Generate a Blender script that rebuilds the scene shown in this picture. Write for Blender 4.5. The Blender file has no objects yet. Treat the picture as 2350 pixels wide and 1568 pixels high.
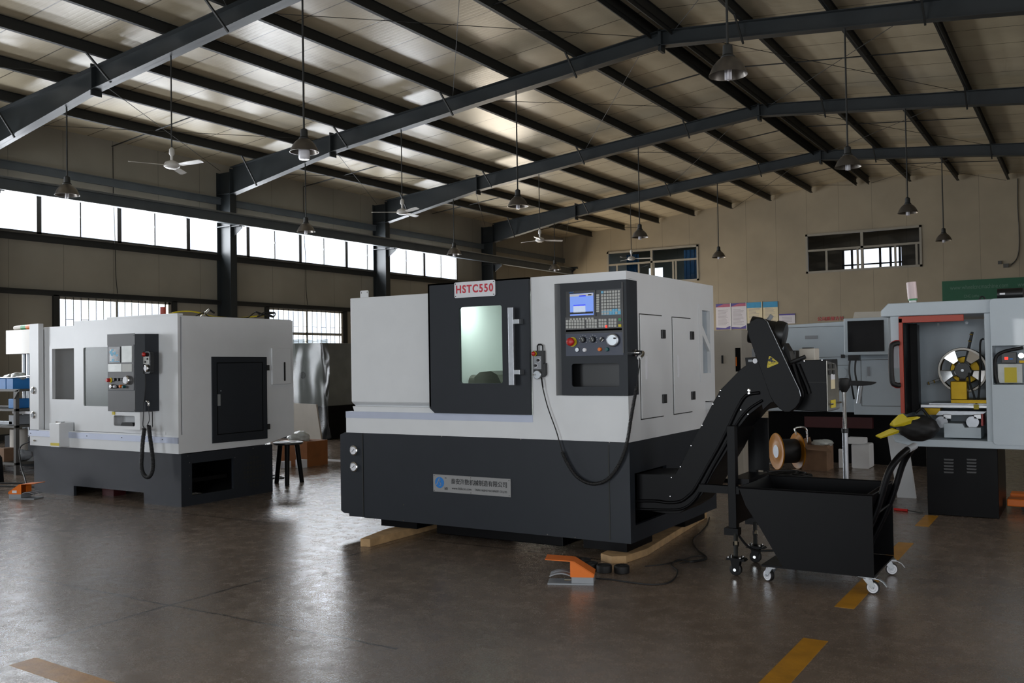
import bpy, bmesh, math, random
from mathutils import Vector, Matrix, Euler, geometry
random.seed(7)
PI = math.pi
scn = bpy.context.scene
COL = scn.collection
# ------------------------------------------------------------------ camera
F_PX, CX, CY, CAM_H = 2124.44, 1175.0, 784.0, 1.4
YAW, PIT, ROL = math.radians(31.875), math.radians(1.183), math.radians(-0.9285)
fw = Vector((-math.sin(YAW) * math.cos(PIT), math.cos(YAW) * math.cos(PIT), math.sin(PIT)))
r0 = Vector((math.cos(YAW), math.sin(YAW), 0))
u0 = r0.cross(fw)
rt = math.cos(ROL) * r0 + math.sin(ROL) * u0
up = rt.cross(fw)
cam = bpy.data.cameras.new('camera')
cam.sensor_width = 36.0
cam.lens = F_PX / 2350 * 36.0
cam.clip_end = 300
co = bpy.data.objects.new('camera', cam)
COL.objects.link(co)
M = Matrix((rt, up, -fw)).transposed().to_4x4()
M.translation = Vector((0, 0, CAM_H))
co.matrix_world = M
scn.camera = co


def ray(px, py):
    return rt * ((px - CX) / F_PX) - up * ((py - CY) / F_PX) + fw


def aty(px, py, Y):      # measured point on a plane y = Y, as (x, z)
    d = ray(px, py)
    t = Y / d.y
    return (d.x * t, CAM_H + d.z * t)


def atx(px, py, X):      # measured point on a plane x = X, as (y, z)
    d = ray(px, py)
    t = X / d.x
    return (d.y * t, CAM_H + d.z * t)


def atz(px, py, Z=0.0):  # measured point on a level z = Z, as (x, y)
    d = ray(px, py)
    t = (Z - CAM_H) / d.z
    return (d.x * t, d.y * t)


# ------------------------------------------------------------------ materials
def lin(c):
    c = c / 255.0
    return c / 12.92 if c <= 0.04045 else ((c + 0.055) / 1.055) ** 2.4


def rgb(h):
    return (lin(int(h[0:2], 16)), lin(int(h[2:4], 16)), lin(int(h[4:6], 16)), 1)


MATS = {}


def mat(name, h, rough=0.5, metal=0.0, var=0.08, scale=6.0, bump=0.0, bscale=60.0, emit=0.0, coat=0.0, spec=0.5):
    m = bpy.data.materials.new(name)
    m.use_nodes = True
    nt = m.node_tree
    b = nt.nodes['Principled BSDF']
    b.inputs['Roughness'].default_value = rough
    b.inputs['Metallic'].default_value = metal
    b.inputs['Specular IOR Level'].default_value = spec
    b.inputs['Coat Weight'].default_value = coat
    c = rgb(h)
    tc = nt.nodes.new('ShaderNodeTexCoord')
    if var > 0:
        n = nt.nodes.new('ShaderNodeTexNoise')
        n.inputs['Scale'].default_value = scale
        n.inputs['Detail'].default_value = 4
        nt.links.new(tc.outputs['Object'], n.inputs['Vector'])
        mr = nt.nodes.new('ShaderNodeMapRange')
        mr.inputs['From Min'].default_value = 0.3
        mr.inputs['From Max'].default_value = 0.7
        mr.inputs['To Min'].default_value = 1 - var
        mr.inputs['To Max'].default_value = 1 + var
        nt.links.new(n.outputs['Fac'], mr.inputs['Value'])
        hs = nt.nodes.new('ShaderNodeHueSaturation')
        hs.inputs['Color'].default_value = c
        nt.links.new(mr.outputs['Result'], hs.inputs['Value'])
        nt.links.new(hs.outputs['Color'], b.inputs['Base Color'])
    else:
        b.inputs['Base Color'].default_value = c
    if bump > 0:
        n2 = nt.nodes.new('ShaderNodeTexNoise')
        n2.inputs['Scale'].default_value = bscale
        nt.links.new(tc.outputs['Object'], n2.inputs['Vector'])
        bp = nt.nodes.new('ShaderNodeBump')
        bp.inputs['Strength'].default_value = bump
        bp.inputs['Distance'].default_value = 0.004
        nt.links.new(n2.outputs['Fac'], bp.inputs['Height'])
        nt.links.new(bp.outputs['Normal'], b.inputs['Normal'])
    if emit > 0:
        b.inputs['Emission Color'].default_value = c
        b.inputs['Emission Strength'].default_value = emit
    MATS[name] = m
    return m


def glass(name, h='ffffff', tr=0.92, rough=0.02):
    m = bpy.data.materials.new(name)
    m.use_nodes = True
    nt = m.node_tree
    nt.nodes.remove(nt.nodes['Principled BSDF'])
    out = nt.nodes['Material Output']
    t = nt.nodes.new('ShaderNodeBsdfTransparent')
    c = rgb(h)
    t.inputs['Color'].default_value = (c[0] * tr, c[1] * tr, c[2] * tr, 1)
    g = nt.nodes.new('ShaderNodeBsdfGlossy')
    g.inputs['Roughness'].default_value = rough
    lw = nt.nodes.new('ShaderNodeLayerWeight')
    lw.inputs['Blend'].default_value = 0.5
    pw = nt.nodes.new('ShaderNodeMath')
    pw.operation = 'POWER'
    pw.inputs[1].default_value = 5
    nt.links.new(lw.outputs['Facing'], pw.inputs[0])
    fr = nt.nodes.new('ShaderNodeMath')
    fr.operation = 'MULTIPLY_ADD'
    fr.inputs[1].default_value = 0.9
    fr.inputs[2].default_value = 0.04
    nt.links.new(pw.outputs[0], fr.inputs[0])
    mx = nt.nodes.new('ShaderNodeMixShader')
    nt.links.new(fr.outputs[0], mx.inputs[0])
    nt.links.new(t.outputs[0], mx.inputs[1])
    nt.links.new(g.outputs[0], mx.inputs[2])
    nt.links.new(mx.outputs[0], out.inputs['Surface'])
    MATS[name] = m
    return m


def panel_mat(name, h, axis, pitch, off, seam_dark=0.55, rough=0.5, ribs=0.0, rib_pitch=0.12, seam_w=0.012, dirt=0.1, spec=0.5):
    """painted sandwich panel: dark seams at a regular pitch along one axis, faint ribs"""
    m = mat(name, h, rough=rough, var=dirt, scale=0.9, spec=spec)
    nt = m.node_tree
    b = nt.nodes['Principled BSDF']
    src = b.inputs['Base Color'].links[0].from_socket
    tc = [n for n in nt.nodes if n.type == 'TEX_COORD'][0]
    sp = nt.nodes.new('ShaderNodeSeparateXYZ')
    nt.links.new(tc.outputs['Object'], sp.inputs[0])
    v = sp.outputs['XYZ'.index(axis)]

    def mnode(op, a, bb):
        n = nt.nodes.new('ShaderNodeMath')
        n.operation = op
        for i, q in enumerate((a, bb)):
            if isinstance(q, (int, float)):
                n.inputs[i].default_value = q
            else:
                nt.links.new(q, n.inputs[i])
        return n.outputs[0]
    s = mnode('SUBTRACT', v, off)
    d = mnode('PINGPONG', s, pitch / 2)
    line = mnode('LESS_THAN', d, seam_w / 2)
    mx = nt.nodes.new('ShaderNodeMix')
    mx.data_type = 'RGBA'
    mx.blend_type = 'MULTIPLY'
    mx.inputs['B'].default_value = (seam_dark,) * 3 + (1,)
    nt.links.new(line, mx.inputs['Factor'])
    nt.links.new(src, mx.inputs['A'])
    nt.links.new(mx.outputs['Result'], b.inputs['Base Color'])
    if ribs > 0:
        w = mnode('PINGPONG', s, rib_pitch / 2)
        w2 = mnode('MINIMUM', w, rib_pitch / 6)
        bp = nt.nodes.new('ShaderNodeBump')
        bp.inputs['Strength'].default_value = ribs
        bp.inputs['Distance'].default_value = 0.05
        nt.links.new(w2, bp.inputs['Height'])
        nt.links.new(bp.outputs['Normal'], b.inputs['Normal'])
    return m


mat('white_paint', 'd6d8da', 0.32, var=0.02, bump=0.02, bscale=400)
mat('warm_white_paint', 'd2cdc4', 0.4, var=0.02)
mat('grey_paint', 'b3bec6', 0.3, var=0.02, bump=0.15, bscale=260, coat=0.15)
mat('dark_paint', '23272d', 0.45, var=0.05, bump=0.03, bscale=500, spec=0.3)
mat('panel_grey', '4a4a4b', 0.45, var=0.04)
mat('black_paint', '070709', 0.38, var=0.1, bump=0.03, bscale=80, spec=0.12)
mat('black_rubber', '0e0e0f', 0.6, var=0.1)
mat('black_plastic', '141517', 0.38, var=0.03)
mat('navy_panel', '363c4e', 0.4, var=0.03)
mat('pale_pane', '8e98a0', 0.2, var=0.05)
mat('dark_steel', '7d7a74', 0.3, metal=0.9, var=0.1, scale=9)
mat('steel', 'b4b6b8', 0.28, metal=1.0, var=0.06, scale=20)
mat('brushed_steel', 'a6a9ae', 0.4, metal=1.0, var=0.08, scale=30)
mat('chrome', 'd8d8d8', 0.1, metal=1.0, var=0.02)
mat('zinc', 'a9adb1', 0.35, metal=0.9, var=0.05)
mat('rail_steel', 'b7bed0', 0.45, metal=0.3, var=0.03)
mat('name_plate', '8b8b8b', 0.55, metal=0.2, var=0.03)
mat('structure_steel_lit', '555b5e', 0.5, var=0.1, scale=3)  # lighter copy of the steel, window glow put into its colour
mat('banner_text', '5f7f6c', 0.5, var=0)
mat('dull_red', '3c1013', .5)
mat('structure_steel', '262b2d', 0.45, var=0.12, scale=3)
mat('structure_black', '20211f', 0.6, var=0.1, scale=3)
mat('window_frame', '938d80', 0.5, var=0.05)
mat('dark_frame', '4c4a46', 0.5, var=0.05)
mat('orange', 'dd7018', 0.4, var=0.04)
mat('amber', 'a56a00', 0.4, spec=0.25, var=0.08, bump=0.05, bscale=30)
mat('red', 'b3201c', 0.35, var=0.04)
mat('red_frame', 'a83b24', 0.45, var=0.05)
mat('yellow', 'c9b51e', 0.5, var=0.06)
mat('gold_metal', '9a7c14', 0.35, metal=0.7, var=0.1, scale=12)
mat('green', '1f8a4c', 0.4, var=0.03)
mat('teal', '0d4f50', 0.4, var=0.03)
mat('blue', '1f6fc0', 0.45, var=0.05)
mat('bin_blue', '1c6fb2', 0.45, var=0.08)
mat('logo_blue', '1b6fb8', 0.45, var=0.03)
mat('text_red', 'c22a3c', 0.5, var=0)
mat('text_black', '1a1b1d', 0.5, var=0)
mat('text_white', 'cfd3d0', 0.5, var=0)
mat('sign_white', 'dcdde2', 0.35, var=0.01)
mat('key_cap', 'b4b5b1', 0.5, var=0.03, scale=40)
mat('key_blue', '6fb6d8', 0.5, var=0.03)
mat('wood', 'a98a62', 0.7, var=0.25, scale=12, bump=0.2, bscale=40)
mat('cardboard', '7d6048', 0.8, var=0.15, scale=8)
mat('foam', 'd9dadb', 0.8, var=0.04, bump=0.2, bscale=200)
mat('poly_bag', 'b9bdb9', 0.25, var=0.2, scale=5)
mat('wrapped_grey', '767772', 0.35, var=0.2, scale=2.5)
mat('beige_paint', 'b3aca0', 0.45, var=0.05)
mat('banner_green', '14573a', 0.5, var=0.04)
mat('fan_white', 'c9c6c0', 0.35, var=0.04)
mat('lamp_shade', '6d6862', 0.3, metal=0.7, var=0.1)
mat('lamp_bulb', 'dcdadf', 0.25, var=0.0)
mat('inner_wall', 'd8dcd8', 0.4, var=0.03)
mat('screen_frame', '17181a', 0.3, var=0.02)
mat('screen_lit', '6f8fe0', 0.4, var=0.06, emit=0.55)
mat('screen_light', 'b7c4dc', 0.4, var=0.05, emit=0.5)
mat('screen_blue', '3a4fe0', 0.4, var=0.0, emit=0.6)
mat('screen_off', '14161b', 0.12, var=0.02)
mat('led_red', 'ff3020', 0.4, var=0.0, emit=1.6)
mat('poster_white', 'cfcbd2', 0.4, var=0.02)
mat('poster_cream', 'd6c9a6', 0.4, var=0.02)
mat('poster_blue', '2e8dbb', 0.4, var=0.1)
mat('poster_pink', 'a8506a', 0.4, var=0.1)
mat('poster_violet', '4a3c8a', 0.4, var=0.1)
mat('poster_grey', '8f8a92', 0.5, var=0.0)
mat('sky_panel', 'e8f0ff', 0.5, var=0.0)
mat('curtain_blue', '3b6f93', 0.7, var=0.1)
mat('grey_plastic', '8d9196', 0.45, var=0.04)
mat('brown_cloth', '5c3b2c', 0.8, var=0.2)
glass('window_glass', 'f4f8ff', 0.96)
glass('clear_glass', 'eef6f2', 0.95, 0.03)
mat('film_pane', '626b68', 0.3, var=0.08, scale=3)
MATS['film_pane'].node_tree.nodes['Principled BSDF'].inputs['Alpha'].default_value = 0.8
glass('dim_glass', '9fa5a2', 0.75, 0.1)
glass('plastic_film', 'c4c8c4', 0.7, 0.15)
panel_mat('wall_panel_left', '8f897c', 'Y', 1.16, 10.22, rough=0.55)
panel_mat('wall_panel_end', '998d77', 'X', 1.085, -11.52, rough=0.55)
panel_mat('roof_panel', 'b9ad94', 'Y', 0.97, 0.3, rough=0.27, ribs=0.75, rib_pitch=0.097, seam_dark=0.25, seam_w=0.022, dirt=0.12)


def floor_mat():
    m = mat('polished_concrete', '5b5148', 0.3, var=0.0)
    nt = m.node_tree
    b = nt.nodes['Principled BSDF']
    tc = [n for n in nt.nodes if n.type == 'TEX_COORD'][0]

    def noise(scale, det, rough=0.6):
        n = nt.nodes.new('ShaderNodeTexNoise')
        n.inputs['Scale'].default_value = scale
        n.inputs['Detail'].default_value = det
        n.inputs['Roughness'].default_value = rough
        nt.links.new(tc.outputs['Object'], n.inputs['Vector'])
        return n.outputs['Fac']

    def rng(v, a, bb, c, d):
        r = nt.nodes.new('ShaderNodeMapRange')
        nt.links.new(v, r.inputs['Value'])
        for k, q in zip(('From Min', 'From Max', 'To Min', 'To Max'), (a, bb, c, d)):
            r.inputs[k].default_value = q
        return r.outputs['Result']

    def mth(op, a, bb=0.0):
        n = nt.nodes.new('ShaderNodeMath')
        n.operation = op
        for i, q in enumerate((a, bb)):
            if isinstance(q, (int, float)):
                n.inputs[i].default_value = q
            else:
                nt.links.new(q, n.inputs[i])
        return n.outputs[0]
    big = noise(0.7, 5)
    mid = noise(7, 6, 0.7)
    fine = noise(110, 3, 0.7)
    cr = nt.nodes.new('ShaderNodeValToRGB')
    cr.color_ramp.elements[0].color = rgb('544a41')
    cr.color_ramp.elements[1].color = rgb('857567')
    mixf = mth('ADD', mth('MULTIPLY', big, 0.45), mth('ADD', mth('MULTIPLY', mid, 0.3), mth('MULTIPLY', fine, 0.3)))
    nt.links.new(rng(mixf, 0.38, 0.68, 0, 1), cr.inputs['Fac'])
    # speckles of pale aggregate
    vo = nt.nodes.new('ShaderNodeTexVoronoi')
    vo.inputs['Scale'].default_value = 55
    nt.links.new(tc.outputs['Object'], vo.inputs['Vector'])
    spk = mth('MULTIPLY', mth('LESS_THAN', vo.outputs['Distance'], 0.16), rng(noise(30, 2), 0.5, 0.6, 0, 0.55))
    mx = nt.nodes.new('ShaderNodeMix')
    mx.data_type = 'RGBA'
    nt.links.new(spk, mx.inputs['Factor'])
    nt.links.new(cr.outputs['Color'], mx.inputs['A'])
    mx.inputs['B'].default_value = rgb('8c8377')
    # saw-cut joints
    sp = nt.nodes.new('ShaderNodeSeparateXYZ')
    nt.links.new(tc.outputs['Object'], sp.inputs[0])
    wob = mth('MULTIPLY', mth('SUBTRACT', noise(3, 4), 0.5), 0.05)
    jx = mth('LESS_THAN', mth('PINGPONG', mth('ADD', mth('SUBTRACT', sp.outputs[0], -4.6), wob), 3.0), 0.011)
    jy = mth('MULTIPLY', mth('LESS_THAN', mth('PINGPONG', mth('ADD', mth('SUBTRACT', sp.outputs[1], 3.56), wob), 1.14), 0.01), mth('LESS_THAN', sp.outputs[0], -2.9))
    j = mth('MAXIMUM', jx, jy)
    mx2 = nt.nodes.new('ShaderNodeMix')
    mx2.data_type = 'RGBA'
    nt.links.new(mth('MULTIPLY', j, 0.85), mx2.inputs['Factor'])
    nt.links.new(mx.outputs['Result'], mx2.inputs['A'])
    mx2.inputs['B'].default_value = rgb('1c1916')
    nt.links.new(mx2.outputs['Result'], b.inputs['Base Color'])
    nt.links.new(rng(mth('ADD', mth('MULTIPLY', mid, 0.6), mth('MULTIPLY', fine, 0.4)), 0.35, 0.65, 0.13, 0.36), b.inputs['Roughness'])
    bp = nt.nodes.new('ShaderNodeBump')
    bp.inputs['Strength'].default_value = 0.42
    bp.inputs['Distance'].default_value = 0.004
    hgt = mth('SUBTRACT', mth('ADD', mth('MULTIPLY', noise(14, 5, 0.65), 0.6), mth('MULTIPLY', fine, 0.4)), mth('MULTIPLY', j, 2.0))
    nt.links.new(hgt, bp.inputs['Height'])
    nt.links.new(bp.outputs['Normal'], b.inputs['Normal'])
    b.inputs['Specular IOR Level'].default_value = 0.85
    return m


floor_mat()


def line_mat():
    m = mat('floor_yellow', 'a8761c', 0.4, var=0.2, scale=9, bump=0.3, bscale=40)
    return m


line_mat()

# ------------------------------------------------------------------ mesh helpers
LOCS = {}


class MB:
    def __init__(self):
        self.v = []
        self.f = []

    def add(self, vs, fs):
        o = len(self.v)
        self.v += [tuple(p) for p in vs]
        self.f += [tuple(i + o for i in f) for f in fs]
        return self

    def box(self, x0, x1, y0, y1, z0, z1):
        vs = [(x, y, z) for z in (z0, z1) for y in (y0, y1) for x in (x0, x1)]
        return self.add(vs, [(0, 2, 3, 1), (4, 5, 7, 6), (0, 1, 5, 4), (2, 6, 7, 3), (0, 4, 6, 2), (1, 3, 7, 5)])

    def beam(self, p0, p1, w, h, upv=(0, 0, 1)):
        p0, p1 = Vector(p0), Vector(p1)
        d = (p1 - p0).normalized()
        s = d.cross(Vector(upv))
        if s.length < 1e-4:
            s = d.cross(Vector((0, 1, 0)))
        s.normalize()
        u = s.cross(d)
        vs = []
        for p in (p0, p1):
            for a, b in ((-1, -1), (1, -1), (1, 1), (-1, 1)):
                vs.append(p + s * a * w / 2 + u * b * h / 2)
        return self.add(vs, [(0, 1, 2, 3), (7, 6, 5, 4), (0, 4, 5, 1), (1, 5, 6, 2), (2, 6, 7, 3), (3, 7, 4, 0)])

    def lathe(self, prof, c=(0, 0, 0), axis='Z', n=24, cap=True):
        """prof: list of (radius, distance along axis)"""
        ax = Vector(axis) if not isinstance(axis, str) else Vector({'X': (1, 0, 0), 'Y': (0, 1, 0), 'Z': (0, 0, 1)}[axis])
        ax.normalize()
        a = ax.cross(Vector((0, 0, 1)))
        if a.length < 1e-3:
            a = Vector((1, 0, 0))
        a.normalize()
        b = ax.cross(a)
        c = Vector(c)
        vs, fs = [], []
        for r, t in prof:
            for i in range(n):
                w = 2 * PI * i / n
                vs.append(c + ax * t + (a * math.cos(w) + b * math.sin(w)) * r)
        for k in range(len(prof) - 1):
            for i in range(n):
                j = (i + 1) % n
                fs.append((k * n + i, k * n + j, (k + 1) * n + j, (k + 1) * n + i))
        if cap:
            fs.append(tuple(range(n - 1, -1, -1)))
            fs.append(tuple((len(prof) - 1) * n + i for i in range(n)))
        return self.add(vs, fs)

    def cyl(self, p0, p1, r, r1=None, n=16):
        p0, p1 = Vector(p0), Vector(p1)
        return self.lathe([(r, 0), (r if r1 is None else r1, (p1 - p0).length)], p0, (p1 - p0), n)

    def tube(self, pts, r, n=8, closed=False, cap=True):
        pts = [Vector(p) for p in pts]
        N = len(pts)
        vs, fs = [], []
        prev = None
        for i, p in enumerate(pts):
            if closed:
                d = pts[(i + 1) % N] - pts[i - 1]
            else:
                d = pts[min(i + 1, N - 1)] - pts[max(i - 1, 0)]
            if d.length < 1e-9:
                d = Vector((0, 0, 1))
            d.normalize()
            if prev is None:
                a = d.cross(Vector((0, 0, 1)))
                if a.length < 1e-2:
                    a = d.cross(Vector((0, 1, 0)))
            else:
                a = prev - d * prev.dot(d)
            a.normalize()
            prev = a
            b = d.cross(a)
            rr = r[i] if isinstance(r, (list, tuple)) else r
            for k in range(n):
                w = 2 * PI * k / n
                vs.append(p + (a * math.cos(w) + b * math.sin(w)) * rr)
        for i in range(N if closed else N - 1):
            for k in range(n):
                j = (k + 1) % n
                i2 = (i + 1) % N
                fs.append((i * n + k, i * n + j, i2 * n + j, i2 * n + k))
        if cap and not closed:
            fs.append(tuple(range(n - 1, -1, -1)))
            fs.append(tuple((N - 1) * n + k for k in range(n)))
        return self.add(vs, fs)

    def slab(self, outer, holes=(), plane='XZ', d0=0.0, d1=0.1):
        """flat polygon with holes in a plane, thickened from d0 to d1 along the third axis"""
        def P(u, v, d):
            return {'XZ': (u, d, v), 'YZ': (d, u, v), 'XY': (u, v, d)}[plane]
        loops = [list(outer)] + [list(h) for h in holes]
        flat = [p for l in loops for p in l]
        tris = geometry.tessellate_polygon([[Vector((p[0], p[1], 0)) for p in l] for l in loops])
        n = len(flat)
        vs = [P(u, v, d0) for u, v in flat] + [P(u, v, d1) for u, v in flat]
        fs = []
        for t in tris:
            fs.append(tuple(t))
            fs.append(tuple(i + n for i in reversed(t)))
        o = 0
        for l in loops:
            m = len(l)
            for i in range(m):
                j = (i + 1) % m
                fs.append((o + i, o + j, o + j + n, o + i + n))
            o += m
        return self.add(vs, fs)

    def sphere(self, c, r, n=12, sz=1.0):
        prof = []
        for k in range(n // 2 + 1):
            a = -PI / 2 + PI * k / (n // 2)
            prof.append((max(1e-4, r * math.cos(a)), r * math.sin(a) * sz))
        return self.lathe(prof, c, 'Z', n)

    def build(self, name, material, parent=None, smooth=None, bevel=0.0, bseg=2):
        me = bpy.data.meshes.new(name)
        off = Vector(LOCS.get(parent.name, (0, 0, 0))) if parent else Vector((0, 0, 0))
        me.from_pydata([tuple(Vector(v) - off) for v in self.v], [], self.f)
        bm = bmesh.new()
        bm.from_mesh(me)
        bmesh.ops.recalc_face_normals(bm, faces=bm.faces)
        bm.to_mesh(me)
        bm.free()
        me.materials.append(MATS[material] if isinstance(material, str) else material)
        o = bpy.data.objects.new(name, me)
        COL.objects.link(o)
        if parent:
            o.parent = parent
            LOCS[o.name] = tuple(off)
        if smooth is not None:
            for p in me.polygons:
                p.use_smooth = True
            try:
                bm = bmesh.new()
                bm.from_mesh(me)
                for e in bm.edges:
                    if len(e.link_faces) == 2 and e.calc_face_angle(0) > math.radians(smooth):
                        e.smooth = False
                bm.to_mesh(me)
                bm.free()
            except Exception:
                pass
        if bevel > 0:
            md = o.modifiers.new('bevel', 'BEVEL')
            md.width = bevel
            md.segments = bseg
            md.limit_method = 'ANGLE'
            md.angle_limit = math.radians(40)
        return o


def rect(u0, v0, u1, v1):
    return [(u0, v0), (u1, v0), (u1, v1), (u0, v1)]


def rrect(u0, v0, u1, v1, r, n=5):
    pts = []
    for cx, cy, a in ((u1 - r, v0 + r, -PI / 2), (u1 - r, v1 - r, 0), (u0 + r, v1 - r, PI / 2), (u0 + r, v0 + r, PI)):
        for k in range(n + 1):
            w = a + PI / 2 * k / n
            pts.append((cx + r * math.cos(w), cy + r * math.sin(w)))
    return pts


def thing(name, label, cat, loc=(0, 0, 0), group=None, kind=None):
    o = bpy.data.objects.new(name, None)
    o.empty_display_size = 0.1
    COL.objects.link(o)
    o.location = loc
    LOCS[o.name] = tuple(loc)
    o['label'] = label
    o['category'] = cat
    if group:
        o['group'] = group
    if kind:
        o['kind'] = kind
    return o


def tag(o, label, cat, group=None, kind=None):
    o['label'] = label
    o['category'] = cat
    if group:
        o['group'] = group
    if kind:
        o['kind'] = kind
    return o


def struct(o):
    o['kind'] = 'structure'
    return o


def copy_tree(o, parent=None):
    c = o.copy()
    COL.objects.link(c)
    if parent:
        c.parent = parent
    for ch in o.children:
        copy_tree(ch, c)
    return c


def text(name, s, size, mtl, parent, origin, plane='XZ', depth=0.002, align='LEFT', xs=1.0, rot=0.0, bold=0.0, spacing=1.0, width=None):
    cu = bpy.data.curves.new(name, 'FONT')
    cu.body = s
    cu.size = size
    cu.extrude = depth
    cu.offset = bold
    cu.align_x = align
    cu.space_character = spacing
    tmp = bpy.data.objects.new('tmp', cu)
    COL.objects.link(tmp)
    dg = bpy.context.evaluated_depsgraph_get()
    me = bpy.data.meshes.new_from_object(tmp.evaluated_get(dg))
    bpy.data.objects.remove(tmp)
    me.name = name
    off = Vector(LOCS.get(parent.name, (0, 0, 0))) if parent else Vector((0, 0, 0))
    O = Vector(origin)
    cr, sr = math.cos(rot), math.sin(rot)
    if width:
        lo, hi = min(v.co.x for v in me.vertices), max(v.co.x for v in me.vertices)
        xs = width / (hi - lo)
        for v in me.vertices:
            v.co.x -= lo
    for v in me.vertices:
        x, y = v.co.x * xs, v.co.y
        x, y = x * cr - y * sr, x * sr + y * cr
        z = v.co.z
        if plane == 'XZ':     # faces -Y
            p = Vector((x, -z, y))
        elif plane == 'YZ':   # faces +X
            p = Vector((z, x, y))
        else:
            p = Vector((x, y, z))
        v.co = p + O - off
    me.materials.clear()
    me.materials.append(MATS[mtl])
    o = bpy.data.objects.new(name, me)
    COL.objects.link(o)
    if parent:
        o.parent = parent
        LOCS[o.name] = tuple(off)
    return o


def catmull(pts, n=8):
    pts = [Vector(p) for p in pts]
    out = []
    P = [pts[0]] + pts + [pts[-1]]
    for i in range(1, len(P) - 2):
        a, b, c, d = P[i - 1], P[i], P[i + 1], P[i + 2]
        for k in range(n):
            t = k / n
            out.append(0.5 * ((2 * b) + (c - a) * t + (2 * a - 5 * b + 4 * c - d) * t * t + (-a + 3 * b - 3 * c + d) * t ** 3))
    out.append(pts[-1])
    return out


def coil(path, R, turns_per_m, npt=10):
    """helix following a path"""
    out = []
    prev = None
    ph = 0.0
    for i in range(len(path) - 1):
        p, q = path[i], path[i + 1]
        d = q - p
        L = d.length
        if L < 1e-6:
            continue
        d.normalize()
        a = d.cross(Vector((0, 1, 0))) if prev is None else prev - d * prev.dot(d)
        if a.length < 1e-4:
            a = d.cross(Vector((1, 0, 0)))
        a.normalize()
        prev = a
        b = d.cross(a)
        steps = max(1, int(L * turns_per_m * npt))
        for k in range(steps):
            t = k / steps
            w = ph + t * L * turns_per_m * 2 * PI
            out.append(p.lerp(q, t) + (a * math.cos(w) + b * math.sin(w)) * R)
        ph += L * turns_per_m * 2 * PI
    return out
LUP, LLO, LRI, LGA, WL, LSD, LB2 = 22.0, 26.0, 4.8, 4.3, 9, 8, 7.0
# ------------------------------------------------------------------ building
XL, XR, XM = -18.0, 5.3, -6.35
YB, YE = -8.0, 33.0
FR = [-2.03, 3.8, 9.62, 15.45, 21.27, 27.08]


def roof_z(x):
    return 7.45 - 0.095 * abs(x - XM)


struct(MB().box(XL - .2, XR + .2, YB - 6, YE + 9, -0.1, 0).build('floor', 'polished_concrete'))
# painted dashes on the floor
for (px0, py0, px1, py1) in ((-1.235, 3.9, -1.115, 4.68), (-1.235, 5.34, -1.13, 6.1), (-1.235, 6.75, -1.13, 7.4), (-1.235, 8.15, -1.13, 8.74), (-1.235, 9.5, -1.13, 10.2), (-1.235, 2.45, -1.115, 3.23)):
    tag(MB().box(px0, px1, py0, py1, 0.0, 0.001).build('floor_marking', 'floor_yellow'), {3.9: 'worn yellow floor dash nearest the camera, in the right foreground', 5.34: 'worn yellow floor dash under the front caster of the chip cart', 6.75: 'worn yellow floor dash behind the chip cart, beside its far caster', 8.15: 'short yellow floor dash by the red-handled tool', 9.5: 'far yellow floor dash beyond the wheel lathe base', 2.45: 'yellow floor dash below the bottom edge of the view'}[py0], 'floor marking', 'yellow dashes of the right aisle line')
# the marking in the left foreground
q0, q1 = atz(38, 1530), atz(85, 1510)
tag(MB().slab([(-4.36, 2.47), (-4.36, 2.60), (-3.55, 2.56), (-3.55, 2.43)], (), 'XY', 0, 0.001).build('floor_marking', 'floor_yellow'), 'worn yellow floor dash in the bottom left corner of the picture', 'floor marking')

# left wall with its window holes
LOWY = [(-0.9, 2.0), (4.9, 7.75), (11.22, 14.0), (16.98, 19.82), (22.8, 25.6)]
ADDED_DOOR = (28.0, 32.4, 3.7)  # added side door, hidden behind the centre machine, to brighten the end wall
UPY = [10.85 + 1.8345 * k for k in range(-6, 9)]
top = roof_z(XL)
holes = [rect(UPY[0], 4.12, UPY[-1], 5.08)] + [rect(a, 1.05, b, 2.87) for a, b in LOWY] + [rect(ADDED_DOOR[0], 0.13, ADDED_DOOR[1], ADDED_DOOR[2])]
struct(MB().slab(rect(YB, 0, YE, top), holes, 'YZ', XL - .08, XL).build('wall_left', 'wall_panel_left'))
# right wall (behind the picture's right edge) with a window band
RW = [(-6.5, -1.5), (0.0, 5.0), (6.2, 11.2)]
holes = [rect(a, 1.2, b, 3.4) for a, b in RW]
struct(MB().slab(rect(YB, 0, YE, roof_z(XR)), holes, 'YZ', XR, XR + .08).build('wall_right', 'wall_panel_left'))
# end wall
WR = (-8.32, 4.28, -4.56, 5.65)
WLn = (-16.03, 4.28, -12.26, 5.62)
endpoly = [(XL, 0), (XR, 0), (XR, roof_z(XR)), (XM, roof_z(XM)), (XL, roof_z(XL))]
struct(MB().slab(endpoly, [rect(*WR), rect(*WLn)], 'XZ', YE, YE + .08).build('wall_end', 'wall_panel_end'))
DOOR = (-9.2, 0.0, -4.4, 4.7)
ADDED_WIN = (-1.5, 1.45, -0.3, 2.2)  # window added behind the camera, for glare on the wheel lathe cover
ADDED_WIN2 = (0.8, .8, 4.8, 3.6)  # second window added behind the camera, to brighten the wheel lathe bay
holes = []
struct(MB().slab([(XL, 0), (DOOR[0], 0), (DOOR[0], DOOR[3]), (DOOR[2], DOOR[3]), (DOOR[2], 0), (XR, 0), (XR, roof_z(XR)), (XM, roof_z(XM)), (XL, roof_z(XL))], [rect(*ADDED_WIN), rect(*ADDED_WIN2)], 'XZ', YB - .08, YB).build('wall_back', 'wall_panel_end'))
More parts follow.
